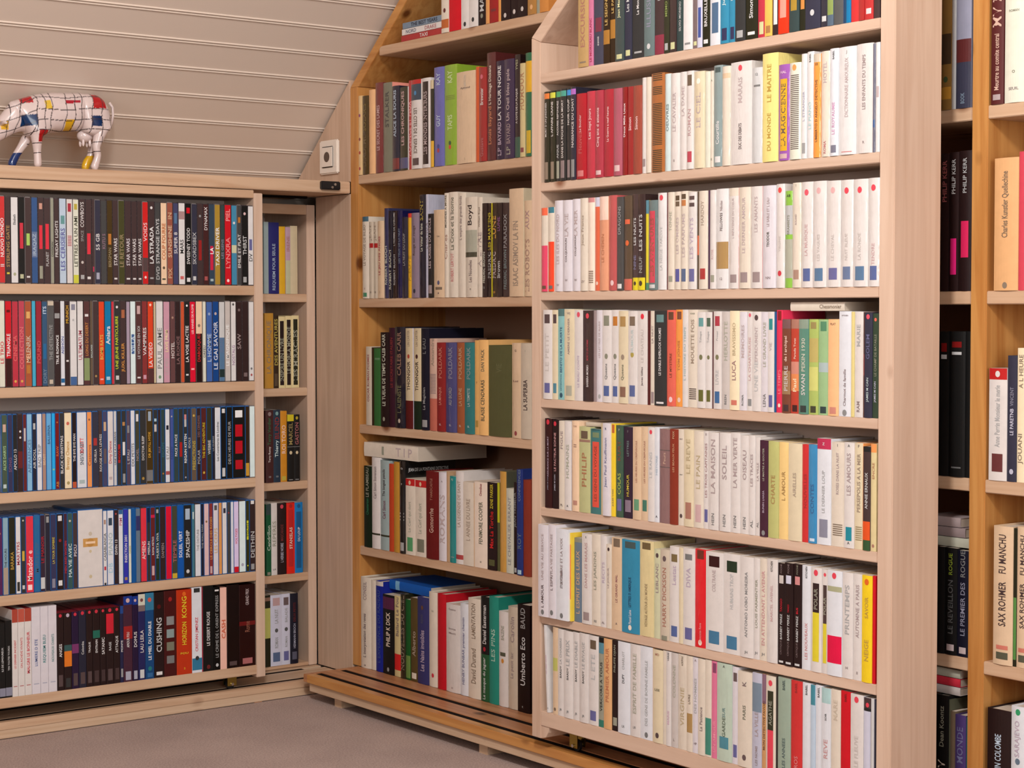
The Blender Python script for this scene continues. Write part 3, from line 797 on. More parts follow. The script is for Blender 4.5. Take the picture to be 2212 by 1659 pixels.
1130|260|c33|t.25-.7a33:NOUVELLES
1215|262|38b|t.4-.7369:CONTES r.95-.98cde
1375|195|dde|b0-.1b35 h.05:ddd:Z t.3-.7aaa:LE_DERNIER_LOUP r.76-.93889
1530|235|dcb|h.03:777:I t.1-.5a99:ROSES_DANS_LA_NUIT s.78-.9765 
1635|240|dcc|h.03:666:A t.1-.5a99:LES_AMOURS r.8-.93289 h.95:555:A
1740|245|dca|h.03:766:F t.1-.65987:PERSEPOLIS_A_LA_MER s.78-.92986 l:e95
1815|285|433|b0-.05222 t.25-.6ccc:ANNIE_ERNAUX b.72-.9d52 b.9-1353
1885|255|dc9|b0-.08e95 t.1-.4b86:ENCRE d.95:a76
@R6 1150 1110 5.185 65
175|118|dcd|t.1-.6a99:UNE_VIE_AU_SERVICE t.65-.9544:L_AMOUR d.95:777
262|120|dcd|t.1-.5a99:LA_VIE_PARTAGEE t.5-.7766:L_ESPRIT d.94:777
400|165|dde|t.1-.6988:L_OMBRE_ET_LA_VOIX t.45-.65544:STORYTELLER d.95:777
435|215|ec4|b.13-.75e83
562|270|678|t.15-.9ca8:L_ESPRIT_DES_LIEUX b.0-.05887
662|220|dcc|h.04:888:R t.1-.6b99:DANS_LES_MARAIS r.87-.96988
760|225|dcb|t.1-.7998:LES_JARDINS h.95:777:RE
835|245|dcc|t.1-.7bab:RECITS h.95:877:AL
885|340|dcb|d.06:433 t.2-.6a99:LE_JOUEUR
1010|265|dba|r.01-.1765 t.4-.7966:LE_GRAND_MAL h.93:766:A
1200|290|38a|r.02-.09455 t.4-.72246:LETTRES_D_AMERIQUE t.75-.9dde:Pascal_Laine d.94:edc
1360|300|dc9|r.02-.09653 t.45-.9986:VOYAGE_AUTOUR_DU_MONDE
1440|395|cca|d.07:544 t.15-.5988:LEBLANC
1535|400|cba|d.1:655 t.2-.85a76:HARRY_DICKSON r.95-1887
1650|365|dcc|r.08-.16764 t.2-.4bab:Lestat r.83-.94569
1685|380|dca|
1820|385|dcc|r.06-.12777 t.2-.4bab:DIVA r.82-.94669
1950|395|d12|r.01-.1621 t.75-.95e99:Francoise_Reve d.95:edc
@R6 1530 1160 4.608 0
150|150|dcc|r.04-.15311 t.18-.4baa:COLTRANE r.8-.93479
325|170|dcc|r.07-.18232 t.2-.55bbb:HUMAINS_TROP r.82-.95479
450|198|dcc|t.15-.8888:ANTONIO_LOBO_MOREIRA h.95:777:JH
510|210|dcc|t.15-.75998:LOUIS_PARMENTIER h.94:777:JH
590|215|dcb|t.12-.85c99:EN_ATTENDANT_L_AVENIR h.94:777:JH
690|220|dcc|t.02-.12444:KITCHEN t.25-.6caa:MARCEL_AVENEL
765|260|211|t.01-.10877:POCHE r.12-.2cbb t.35-.48b23:TANGO t.5-.75ccc:BARBEY_PEREZ t.76-.9766:CRITIQUE r.96-.98ccc
845|260|211|t.01-.10877:POCHE r.12-.2ccd t.4-.48b23:TANGO t.5-.75ccc:BARBEY_PEREZ t.76-.9766:CRITIQUE r.96-.98ccc
930|270|211|t.01-.10887:POCHE r.12-.2c88 t.42-.48c23:BUS t.5-.75ccc:BARBEY_PEREZ t.76-.9766:CRITIQUE r.96-.98ccc
1028|285|dde|t.01-.12444:KITCHEN t.55-.9c88:LES_NOUVEAUX
1128|305|dcc|d.05:d45 r.15-.43322 r.43-.9dc3 t.2-.4998:POLAR
1192|325|dcc|d.05:d45 r.15-.52433 r.52-.9dc3 t.2-.5998:POLAR
1330|335|dde|d.05:d45 b.15-.2aa8 b.62-.88d14
1440|355|dcc|t.1-.6aaa:PRINTEMPS h.9:877:H
1535|370|dcc|t.1-.6a99:AUTOMNE_A_PARIS h.93:877:II
1630|385|ec2|d.06:d62 t.2-.4b94:SAVOIR t.6-.8b94:NEIGE
1665|388|c12|
@R7 1150 1330 5.044 150
220|110|ddd|t.2-.7cab:LES_AMES_GRISES d.95:aaa ~3.5
275|125|dba|b.35-.5bb6 d.94:765
350|145|dcc|t.1-.4aaa:LA_CHAMBRE t.42-.56444:BARDY h.93:777:JR
440|165|dcc|t.1-.4aaa:LE_PRIX t.42-.56444:BARDY h.93:777:JR
520|180|dcc|t.1-.4aaa:LE_DIABLE t.42-.56444:BARDY h.93:777:JR
610|190|dcc|t.1-.4aaa:LE_RIVAGE t.42-.56444:BARDY h.93:777:JR
720|215|dcc|r.05-.15654 t.2-.5bbb:L_ETE r.84-.95669
785|235|998|b0-.06111 b.06-.18589 t.2-.9222:VERCORS_A_TOUS b.92-1376
865|250|da7|t.1-.7b75:PREMIER_AMOUR
940|270|211|t.05-.35998:PHILIPPE_DJIAN r.85-.94998
1062|285|dde|t.1-.3aaa:CHARLOT t.35-.45444:DUPY h.92:777:LR
1175|310|dcc|t.1-.75aa9:ESPRIT_DE_FAMILLE h.9:777:LR
1320|335|dde|t.15-.85aaa:DES_GENS_DE_BONNE_FAMILLE d.95:777 l:e95
1420|370|dca|h.05:a76:MD h.43:665:LISE d.92:544
1465|380|dcb|
1510|390|dcc|t.01-.1555:VERSE t.5-.9cab:MARIE
1585|405|cbb|t.1-.5aa9:COLONNE h.92:877:L
1690|420|dcb|t.02-.12654:ACROPOLE t.3-.8ba8:VIRGINIE
1745|440|dcb|t.4-.5765:LIVRE b.6-.8a85
1812|455|dcd|h.03:988:A t.1-.7aaa:DES_HOMMES h.9:877:HP
1880|470|dcb|t.5-.75877:La_Patience
1950|475|dcb|b.6-.98487
@R7 1530 1400 5.672 22
115|160|d79|r.02-.12846 t.6-.95e9a:UN_AMOUR
290|180|bcb|h.03:444:A t.55-.75565:GARDE t.45-.55688:SUR r.75-.87489
370|230|dcd|r.06-.15655 r.8-.93669
535|290|dcb|t.1-.15766:K t.35-.5776:PARIS d.9:655
655|305|bbc|b.1-.4789 t.4-.65a99:LA_VILLE t.75-.95988:LES_NOMS
715|320|c96|b0-.3867 t.1-.95643:MON_DETECTIVE_FAVORI
825|345|dcb|d.07:d45 r.15-.55332 r.55-.95d45 t.25-.5998:AGATHE
862|350|111|
1010|365|9a9|t.02-.12455:BABEL t.6-.9566:LES_ANNEES
1150|400|c33|t.02-.12933:BABEL t.75-.95d88:HEROS
1260|425|dde|t.02-.12444:BABEL
1310|450|bcd|b0-.2489
1395|455|dde|t.02-.12444:BABEL
1500|490|dde|b0-.15acc t.25-.32333:SOIR t.5-.7c99:REVE
1620|510|dcb|t.1-.3cba:MARE
1750|530|c12|t.02-.1722:BABEL
1900|570|dcc|d.05:d45 t.4-.7cbb:LE_FLEUVE
2000|610|ccd|b0-.1433 d.07:d45 b.1-.13222 r.15-1ccd l:544
2040|620|ccc|l:445
@M0 640 0 3.568 1118
1175||dcb|d.6:da3 b.85-.95b63 d.75:633
1268||c12|
1335||dcc|d.95:333
1400||dcc|d.92:333
1465||211|t.3-.85bbb:MA_LE_SOIR d.9:887
1487||d95|
1555||922|r.85-.88733
1582||d95|
1650||211|d.95:cbb
1715||211|d.93:cbb
1780||211|d.92:cbb
1850||a73|d.92:da7
1880||998|
1945||c84|
@M1 760 100 5.351 62
120|580|db8|d.25:837 d.55:833 d.72:a22 d.92:a34
195|580|431|t.1-.45763:SOLARIS t.5-.9653:DIADEME
280|510|eb8|
360|430|733|t.25-.75caa:LE_SECRET_DES_LAMES
475|430|776|t.1-.5444:STALKER l:e98
550|465|223|t.05-.6bcd:ALICE_LA_SOURIS b.85-.98733
655|480|332|t.05-.7caa:LES_CHRONIQUES b.85-.98557 l:dcc
695|400|a33|t.2-.9eaa:VIOLENCE_ET_FEUX l:caa
805|395|dcc|b.0-.05b22 b.05-.23345 d.15:48b T.32-.83543:LES_CITES_DE_L_ESPACE r.88-.96544
915|375|dcc|r.04-.96211 t.15-.85baa:LES_MONDES_INTERIEURS
950|395|221|b0-.1cb9 b.7-1da3
1070|250|66a|t.06-.18bcd:KAY t.48-.6bcd:GUY d.8:348 d.84:a34
1220|225|8a3|t.06-.18cda:KAY t.5-.65cda:TAPIS d.78:353 d.82:c43 s.3-.35783
1430|305|dba|t.04-.2cba:CAMERON h.18:655:Aymond h.95:a97:L
1475|240|c52|
1560|250|922|t.22-.4dcc:Brewster d.1:c67 t.75-.95a66:Gustave
1665|80|522|t.12-.48dcb:L_Heritage_Dickens t.5-.85b75:Louis_Bayard
1770|175|213|t.05-.6ddd:LA_TOUR_NOIRE t.62-.85bab:BAYARD t.88-.96a9a:LP
1880|155|324|t.1-.62baa:Un_Oeil_bleu_pale t.65-.85988:BAYARD t.88-.96998:LP
1950|100|211|t.05-.15aa8:YVES t.33-.67dcc:A_COTE_DE_LA_PLAQUE b.8-1354
2005|200|cb8|t.1-.5a75:HUMOUR r.9-.95844
2095|80|264|b.08-.38da2 r.75-.97ca2
@M2 760 390 5.462 125
200|430|dcb|b0-.06467 t.1-.6987:LE_VOYAGE_DE_BILBO h.88:933:3 r.93-.98486
255|490|cba|b.28-.34a22 t.05-.25987:JEAN h.92:544:10
310|490|cba|b.28-.34a22 t.05-.25987:JEAN h.92:544:10
380|480|dba|t.2-.7a45:LE_JEU_DES_ANGES h.92:866:J
440|330|335|t.42-.85ccb:ROBERT_BLOCH
480|360|112|t.45-.9ccb:ROBERT_BLOCH
535|360|211|t.02-.4bbb:L_HOMME_DE_CHROME t.5-.85bbb:ROBERT_BLOCH
600|360|114|t.2-.6789:LES_YEUX_DE_LA_NUIT
660|435|223|t.2-.6999:LA_NUIT_DU_LOUP
710|390|da2|b0-.05c32 t.5-.8a82:FLEUVE
795|385|878|t.15-.5544:Rouge_sur_rouge d.92:334
870|170|112|t.05-.25a94:SAINT t.28-.55ccb:Le_Voleur_de_lune
905|165|bbc|t.2-.6877:L_OR_NOIR
965|395|111|t.05-.65baa:LES_CRISES_DU_SIECLE r.85-.95988
1100|350|dba|h.3:876:Uw b.4-.65dba d.83:557 r.88-.91765 h.95:766:M
1140|150|dcb|t.02-.33443:MONDES_A_MORE t.38-.65a87:Charles
1250|140|dcb|t.05-.55665:La_Croix_et_la_licorne t.58-.85c77:ROBERT_LERTOT
1350|150|dcb|t.03-.45877:L_empire_des_grands_fonds
1480|200|dcb|t.08-.28211:Boyd b.33-.6aa9 b.55-.6443 t.63-.85766:Les_Nouvelles h.92:655:H
1545|200|dcb|t.1-.3765:William_Boyd t.35-.7988:A_LIVRE
1600|270|211|t.52-.85ccb:FREDRIC_BROWN h.9:999:12
1655|270|211|t.1-.5cb3:LES_MARTIENS t.52-.8aaa:FREDRIC l:cb2
1715|265|321|t.12-.4c94:LUNE t.52-.8baa:FREDRIC h.95:c94:20
1775|265|211|t.15-.3858:LUNE t.62-.8bbb:Brown
1865|265|322|t.12-.48999:PARADOX t.5-.92788:FREDRIC_BROWN
2030|100|dba|t.3-.9987:ISAAC_ASIMOV_LA_FIN l:dca
2130|240|dba|t.1-.3a88:AUX t.4-.95a87:LES_ROBOTS
@M3 760 660 5.185 160
220|460|cba|t.1-.7955:OSCAR_ROMAN_POEMES
245|470|321|
330|480|363|s.12-.15797 l:573
415|300|211|t.02-.78ccb:LE_TUEUR_DE_TEMPS_CALEB_CARR d.92:998
490|250|312|t.1-.6833:LE_SECRETAIRE_ITALIEN
600|240|112|t.05-.48976:CALEB_CARR t.58-.85775:L_ALIENISTE d.93:cba
690|255|cb9|d.28:a43 t.33-.62322:THONGOR t.02-.18987:LIN_CARTER b.72-1511 l:ccd
785|255|cb9|d.28:422 t.33-.62322:THONGOR t.02-.18987:LIN_CARTER b.72-1121
870|255|112|t.1-.25777:L_EAU t.58-.8999:Le_Magicien r.9-.97999
960|370|ca9|t.0-.3987:Alexandre s.38-.6877 b.65-1b65
1050|415|822|t.05-.4b76:POLDARK t.5-.7c87:LA_MARQUE h.92:caa:BL
1175|415|447|t.05-.4889:POLDARK t.5-.7999:AU_BORD h.92:bbb:BL
1270|415|953|t.05-.4b97:POLDARK t.5-.7b97:LA_LUNE h.92:cba:BL
1375|415|377|t.05-.4899:POLDARK t.5-.7abb:LA_TEMPETE h.92:bcc:BL
1430|390|da6|h.45:754:7 r.85-.92a84
1530|385|eb7|t.1-.33665:DAN_YACK t.42-.85554:BLAISE_CENDRARS
1790|445|553|t.2-.3664:VIE
1900|420|dba|h.08:322:12 h.4:644:Loi d.95:944
2015|425|cba|t.38-.7433:LA_SUPERBA h.08:887:I
@M4 760 930 4.879 130
210|370|121|t.02-.38998:LE_FLAMBEAU t.4-.6375:Chesterton
300|280|dcc|t.1-.45877:Carl_Simon_Stevenson b.83-.85332
400|310|9aa|t.1-.4433:The_longest_pencils t.45-.65745:Carl_Simon b.83-.85332
440|350|b42|
510|330|b83|
565|320|111|h.08:ccc:Ch h.25:ccc:F t.55-.65ccc:III r.88-.97aaa C:JEAN_DE_LA_FONTAINE_DETECTIVE
665|505|dcb|b0-.09b22 d.05:dba t.3-.7aa9:Le_Cerf_qui_dort r.77-.95596
790|520|dcb|b0-.09b22 d.05:dba t.3-.7aa9:Le_Cerf_qui_dort r.77-.94776
915|425|611|t.08-.33a76:T_HARDCASTLE t.42-.7ca9:Gomorrhe
1005|440|dcd|h.1:877:A t.25-.8baa:ROMANS
1030|430|b97|
1095|480|188|h.04:bcb:KJ r.93-.94899
1180|430|dcc|t.1-.6a98:LA_LEGENDE_DE_SAINT b.9-.95a44
1290|540|dcb|t.2-.7a98:L_ANNEE_DU_LIVRE l:ca8
1435|540|edc|t.02-.16944:Omnibus t.23-.72665:FENIMORE_COOPER h.93:654:H
1530|545|211|t.02-.3cb3:ZANE_PARKER t.33-.75c22:Max_La_Torche r.88-.95553
1560|550|553|b0-.45bb2
1635|430|c94|l:554
1705|610|ccb|t.1-.9999:LE_CHEVALIER_ERRANT
1745|545|211|t.1-.5888:JEAN_TREMEUR r.93-.98aaa
1805|410|237|t.0-.3789:CONFIDENCES t.6-.75678:ROY r.95-.99acd
1890|520|832|
@M5 760 1210 4.741 95
195|165|dcb|t.05-.25988:CONSEIL t.4-.88766:L_interpretation_des_reves h.97:655:W
245|200|dcb|
325|210|128|b0-.05cbb t.1-.9458:L_EXPERIENCE_DU_RADEAU
435|345|111|t.22-.65edc:PHILIP_K_DICK b.03-.18524 d.94:999
505|360|cb8|t.02-.5766:Ballard_Le_Fou b.72-.92c22
550|340|221|t.02-.9876:NOUVELLES_DU_CIEL
600|400|152|b.8-.88cb3 b.7-.98684
680|380|542|t.4-.7a98:Alberto r.9-.97dcb
790|370|336|t.2-.3556:BUJOLD d.12:643 t.38-.85bab:Les_Nains_invisibles
885|320|dcb|d.88:c34 h.2:998:Ed
965|340|b12|
1110|440|dcc|h.06:877:Cosmo h.28:877:Irma h.33:877:Mort h.95:877:H
1200|440|dde|t.15-.88779:HENRY_BUNBAR_premier_chemin
1320|385|dcb|t.05-.4876:LAMENTATION t.5-.85876:David_Durand
1415|370|111|b.55-1253 t.08-.45ddd:Daniel_Easterman d.5:a23 t.58-.98ccc:Le_masque_du_jaguar
1505|370|287|t.3-.6acb:LES_PINS
1600|520|dcc|t.15-.3998:BALEINE d.52:c83 r.43-.47554
1705|470|cba|t.1-.35988:Carolin t.45-.7988:Le_petit_lac
1825|450|100|t.03-.22999:BAUD t.3-.75ccc:Umberto_Eco h.95:999:K
@N1 540 440 3.95 118
158|155|9aa|
248|160|226|t.3-.95abc:REQUIEM_POUR_SEULE
300|195|da2|
345|200|b9a|t.0-.5a77:IRENE b.5-1bb9
405|190|cb9|
@N2 540 440 3.95 125
200|935|b83|t.1-.8876:LA_CHRONIQUE
245|955|321|t.03-.7ba5:DES_AVENTURES r.8-.97543
300|965|dc9|r.06-.96211 t.3-.9998:INSPIRE_UN_LIVRE
358|960|dc9|r.05-.96211 t.15-.8998:LE_HORLA_MONDE
418|955|dc9|r.05-.96221 t.2-.9998:LES_MIRACLES
@N3 540 840 3.95 133
200|185|422|d.05:877 t.1-.48364:Terry_Verdier t.5-.72dcc:Terry_Renny h.92:aaa:10
260|180|234|d.05:799 t.1-.4833:BLIND t.42-.65cdd:Thierry h.92:aaa:10
315|190|c82|t.2-.6ecb:ROI_TORO r.92-.98ba4
375|220|111|b0-.1cb2 t.12-.45985:MARCEL d.57:cb9 r.97-.98999 b.48-.485999
425|220|111|d.05:a93 t.12-.45a66:GASTON d.57:cb9 r.97-.98999 b.48-.485999
@N4 540 840 3.95 137
182|985|153|b0-.15344 t.3-.65bcb:Cendrillon r.95-.99887
232|975|dcc|t.15-.7998:REPERES h.92:555:LA
310|975|211|d.05:c45 t.3-.53733:MASCARADE t.56-.83bbc:L_HERBE_NOIRE
382|970|d21|t.35-.65edc:STANISLAS d.05:a22 b.0-.01a11 r.1-.9b22 
450|970|17b|r.13-.93158 t.35-.55dde:DU_LOUP d.05:158
@N5 540 1230 6.6375 200
295|375|221|b.18-.6bb6 b.03-.08865
460|370|ccd|r.04-.15b99 t.2-.4999:LA_NUIT d.5:555 t.6-.75999:ROMAN r.81-.94568
575|350|ccd|r.05-.16655 t.2-.4999:BALADE d.5:555 t.6-.75999:ROMAN r.81-.94669
690|345|112|t.13-.4622:DEUX_PETITS t.43-.78aab:HERMANN_BROCH r.83-.94556
@S0 1880 0 2.963 455
520||863|b.5-.7432 d.8:453 b.85-.93b83
548||bbb|
648||889|b.55-.7522 b.7-1334 t.9-.97789:BOOK
@S1 1880 0 2.963 452
500|985|211|t.05-.35955:PHILIP_KERR
565|975|211|t.05-.3bbb:PHILIP_KERR r.62-.88d27
648|965|211|t.05-.3aaa:PHILIP_KERR r.5-.76c25
@S2 1980 560 3.073 150
212|480|111|r.08-.14711 r.16-.19bbb
322|480|111|r.07-.11711 r.14-.16bbb r.93-.94666
357|480|111|
@S3 1980 1000 3.32 145
200|600|111|
290|610|111|t.05-.25893:ROGUE r.9-.96baa t.3-.8555:LE_REVEILLON
375|630|112|t.3-.8889:LE_PREMIER_DES t.0-.25777:ROGUE r.91-.97baa
@S4 1980 1380 5.948 250
405|720|111|t.08-.38998:Dean_Koontz t.48-.72dcb:TENV
425|780|554|
500|930|654|
630|980|436|t.1-.4668:MONDE t.5-.85679:VENDREDI
672|1010|266|
@T0 1880 0 2.963 775
855||522|t.5-.9ca9:Meurtre_au_comite_central t.2-.45ca9:MV_M r.93-.97a99
860||967|
990||ddc|h.35:887:ROMAN h.78:776:O h.9:877:SEUIL
@T1 1880 0 2.963 793
948|1010|da7|t.1-.6765:Charles_Kunstler_Quellechine d.96:876
995|970|c45|
@T2 1980 560 3.073 480
600|725|dcc|b0-.1b22 d.05:dcc t.15-.7aaa:Anne_Perrin_Monsieur_le_merle r.76-.92633
665|640|334|t.25-.4889:VINCENT t.42-.63ccd:LE_PARETNB d.92:bbc
720|590|edb|t.05-.3876:A_L_HEURE t.6-.9876:JOUANI
@T3 1980 1000 3.32 550
690|455|dba|t.06-.34433:FU_MANCHU t.4-.72433:SAX_ROHMER r.86-.89c76 r.91-.96554
716|470|221|b.5-.95584
800|460|dba|t.06-.34433:FU_MANCHU t.4-.72433:SAX_ROHMER r.86-.89c76 r.91-.96554
@T4 1980 1380 5.948 905
1205|910|211|t.18-.55bcd:ROMAIN_COLOMBE
1400|870|dde|d.04:396 t.1-.35bab:SARAJEVO d.38:678 t.5-.8caa:NOUVEAU
'''

# ------------------------------------------------------------------ lettering and printed spines
_tx = {}
def glyphs(s):
    if s not in _tx:
        cu = bpy.data.curves.new('lettering', 'FONT'); cu.body = s; cu.resolution_u = 2; cu.offset = .012
        o = bpy.data.objects.new('lettering', cu); COL.objects.link(o)
        dg = bpy.context.evaluated_depsgraph_get(); me = bpy.data.meshes.new_from_object(o.evaluated_get(dg))
        V = [(v.co.x, v.co.y) for v in me.vertices]; Fc = [tuple(p.vertices) for p in me.polygons]
        bpy.data.objects.remove(o); bpy.data.curves.remove(cu); bpy.data.meshes.remove(me)
        if V:
            xs = [p[0] for p in V]; ys = [p[1] for p in V]; x0, x1, y0, y1 = min(xs), max(xs), min(ys), max(ys)
            V = [((x-x0), (y-(y0+y1)/2)) for x, y in V]; _tx[s] = (V, Fc, x1-x0, max(y1-y0, .5))
        else: _tx[s] = ([], [], 1, 1)
    return _tx[s]
class Spine:
    """collects coloured polygons in (u, d, z): u along the shelf, d into it"""
    def __init__(s, w, h, bulge): s.w, s.h, s.b = w, h, bulge; s.tmin, s.tmax = .3, .6; s.V, s.F, s.C = [], [], []
    def prof(s, u): t = min(1, abs(2*u/s.w)); return -s.b*(1-t*t)
    def poly(s, pts, faces, col):
        n = len(s.V); s.V += pts
        for f in faces: s.F.append(tuple(n+i for i in f)); s.C.append(col)
    def strip(s, u0, u1, z0, z1, col, off):
        k = 6; us = [u0+(u1-u0)*i/k for i in range(k+1)]
        pts = [(u, s.prof(u)-off, z) for z in (z0, z1) for u in us]
        s.poly(pts, [(i, i+1, k+2+i, k+1+i) for i in range(k)], col)
    def shell(s, D, col, side=None):
        w, h, t = s.w/2, s.h, min(.0007, s.w*.12); side = side or col
        out = [(-w, D)] + [(-w+2*w*i/8, s.prof(-w+2*w*i/8)) for i in range(9)] + [(w, D)]
        inn = [(w-t, D), (w-t, t), (-w+t, t), (-w+t, D)]
        P = out+inn; n = len(P)
        s.poly([(u, d, 0) for u, d in P]+[(u, d, h) for u, d in P], [], col)
        base = len(s.V)-2*n
        for i in range(n):
            j = (i+1) % n; c = col if 0 < i < 9 else side
            s.F.append((base+i, base+j, base+n+j, base+n+i)); s.C.append(c)
        # caps as strips so the thin U stays clean
        def cap(z0, flip):
            o = base+(n if z0 else 0); m = len(out)
            q = [(0, 1, m+2, m+3), (1, 2, 3, 4, 5, 6, 7, 8, 9, m+1, m+2), (9, 10, m, m+1)]
            for f in q: s.F.append(tuple(o+i for i in (f if flip else f[::-1]))); s.C.append(col)
        cap(0, False); cap(1, True)
    def solid(s, D, col, top=None):
        w, h = s.w/2, s.h; b = min(.0012, s.w*.15)
        P = [(-w, D), (-w, b), (-w+b*.3, b*.3), (-w+b, 0), (w-b, 0), (w-b*.3, b*.3), (w, b), (w, D)]; n = len(P)
        s.poly([(u, d, 0) for u, d in P]+[(u, d, h) for u, d in P], [(i, (i+1) % n, n+(i+1) % n, n+i) for i in range(n)]+[tuple(range(n))[::-1]], col)
        s.F.append(tuple(range(len(s.V)-n, len(s.V)))); s.C.append(top or col)
    def text(s, z0, z1, col, txt, down=False):
        V, Fc, tw, thh = glyphs(txt.replace('_', ' '))
        if not V: return
        L = z1-z0; k = L/tw; g = min(max(thh*k, s.w*s.tmin), s.w*s.tmax)/thh
        if k < g*.55: g = k/.55
        if k > g*1.25: k = g*1.25; z0 = (z0+z1)/2-tw*k/2; z1 = z0+tw*k
        pts = []
        for x, y in V:
            if down: z, u = z1-x*k, y*g
            else: z, u = z0+x*k, -y*g
            pts.append((u, s.prof(u)-.00045, z))
        s.poly(pts, Fc, col)
    def htext(s, zc, col, txt, wf=.5):
        V, Fc, tw, thh = glyphs(txt.replace('_', ' '))
        if not V: return
        k = s.w*wf/tw; g = min(k, s.w*.75/thh)
        k = min(k, g*1.15); g = min(g, .0062); k = min(k, .0075 if len(txt) < 3 else .02); zc = min(max(zc, .0045+g*thh*.2), s.h-.0045)
        s.poly([((x-tw/2)*k, s.prof((x-tw/2)*k)-.00045, zc+y*g) for x, y in V], Fc, col)
    def disc(s, zc, r, col, off=.0003):
        n = 14; s.poly([(math.cos(a)*r*.9, s.prof(math.cos(a)*r*.9)-off, zc+math.sin(a)*r) for a in [2*math.pi*i/n for i in range(n)]], [tuple(range(n))], col)
    def mesh(s, name, mat):
        me = bpy.data.meshes.new(name); me.from_pydata(s.V, [], s.F); me.materials.append(mat)
        a = me.color_attributes.new('ink', 'FLOAT_COLOR', 'CORNER')
        buf = []
        for p, c in zip(me.polygons, s.C):
            buf += list(c)*p.loop_total
        a.data.foreach_set('color', buf); me.update()
        return me
def rng(t):
    m = re.match(r'^(-?[\d.]+)-([\d.]+)$', t); return float(m.group(1)), float(m.group(2))
def marks(S, toks, D, top=1.0):
    h, w = S.h, S.w
    def Z(v): return h*(1-v)
    for k, t in enumerate(toks):
        c = t[0]; off = .0001+.00004*(k % 5)
        if t == 'ornate':
            S.strip(-.42*w, .42*w, h*.05, h*.86, hx('b98'), .0001); S.strip(-.405*w, .405*w, h*.056, h*.854, hx('dcc'), .00018)
            S.strip(-.3*w, .3*w, h*.52, h*.63, hx('c95'), .00026); S.disc(h*.575, w*.17, hx('b84'), .00034); S.disc(h*.69, w*.08, hx('cba'), .0003); S.disc(h*.13, w*.07, hx('cb9'), .0003); S.disc(h*.46, w*.06, hx('cb9'), .0003)
            S.poly([(-.2*w, -.0005, h*.56), (.2*w, -.0005, h*.56), (.2*w, -.0005, h*.59), (-.2*w, -.0005, h*.59)], [(0, 1, 2, 3)], hx('eca'))
        elif t[:2] == 'C:':
            V, Fc, tw, thh = glyphs(t[2:].replace('_', ' ')); L = D*.8; kk = L/tw
            S.poly([(w/2+.0003, D*.06+x*kk, h*.90+y*kk*1.5) for x, y in V], Fc, hx('ccc'))
        elif t[:2] == 'l:': S.strip(w/2-min(.0012, w*.2), w/2, 0, h, hx(t[2:]), .00012)
        elif c in 'dh' and ':' in t:
            p = t[1:].split(':'); v = float(p[0])
            if c == 'd': S.disc(min(max(Z(v), .006), h-.006), min(w*.24, .0052), hx(p[1]))
            else: S.htext(Z(v), hx(p[1]), p[2])
        else:
            body, _, txt = t[1:].partition(':'); v0, v1 = rng(body[:-3]); col = hx(body[-3:])
            v0 = max(v0, 0.0); v1 = min(v1, 1.0)
            if c == 'b': S.strip(-w/2+.0002, w/2-.0002, Z(v1), Z(v0), col, off)
            elif c == 'r': S.strip(-w*.3, w*.3, Z(v1), Z(v0), col, off+.0001)
            elif c == 'f': S.strip(-w*.42, w*.42, Z(v1), Z(v0), col, off); S.strip(-w*.25, w*.25, Z(v1)+h*.02, Z(v0)-h*.02, hx('9ab'), off+.0001)
            elif c == 's':
                n = max(3, int((v1-v0)*h/.0032))
                for i in range(n):
                    z = Z(v1)+(v1-v0)*h*(i+.25)/n; S.strip(-w*.36, w*.36, z, z+(v1-v0)*h*.45/n, col, off+.0001)
            elif c == 't': S.text(Z(v1), Z(v0), col, txt)
            elif c == 'T': S.text(Z(v1), Z(v0), col, txt, True)

# ------------------------------------------------------------------ words for labels
def colname(s):
    r, g, b = [int(ch, 16)/15 for ch in s] if len(s) == 3 else [int(s[i:i+2], 16)/255 for i in (0, 2, 4)]
    mx, mn = max(r, g, b), min(r, g, b); c = mx-mn
    import colorsys
    hh, ss, vv = colorsys.rgb_to_hsv(r, g, b); hh *= 360
    if vv < .16: return 'black'
    if vv < .3 and ss < .6: return 'black' if vv < .21 else ('dark brown' if hh < 50 and ss > .3 else 'charcoal')
    if ss < .13: return 'white' if vv > .78 else ('pale grey' if vv > .6 else 'grey')
    if ss < .3:
        if vv > .78: return 'cream' if 20 < hh < 80 else ('pale blue' if 180 < hh < 260 else 'off-white')
        if vv > .55: return 'beige' if hh < 80 or hh > 320 else 'grey-blue' if 160 < hh < 280 else 'grey-green'
        return 'slate' if 160 < hh < 290 else 'grey-brown'
    if hh < 14 or hh > 345: return 'dark red' if vv < .5 else ('red' if ss > .6 else 'dusty pink')
    if hh < 40: return 'brown' if vv < .62 else ('orange' if ss > .55 else 'tan')
    if hh < 68: return 'olive' if vv < .6 else ('yellow' if ss > .5 else 'pale yellow')
    if hh < 160: return 'dark green' if vv < .5 else 'green'
    if hh < 200: return 'teal' if vv < .7 else 'light blue'
    if hh < 255: return 'navy blue' if vv < .5 else ('blue' if ss > .5 else 'pale blue')
    if hh < 300: return 'purple'
    return 'pink' if vv > .6 else 'plum'
ONES = 'first second third fourth fifth sixth seventh eighth ninth tenth eleventh twelfth thirteenth fourteenth fifteenth sixteenth seventeenth eighteenth nineteenth twentieth'.split()
TENS = {2: 'twenty', 3: 'thirty', 4: 'forty', 5: 'fifty', 6: 'sixty'}; TTH = {3: 'thirtieth', 4: 'fortieth', 5: 'fiftieth', 6: 'sixtieth'}
def nth(n):
    if n <= 20: return ONES[n-1]
    t, o = divmod(n, 10)
    return TTH[t] if o == 0 else TENS[t]+'-'+ONES[o-1]
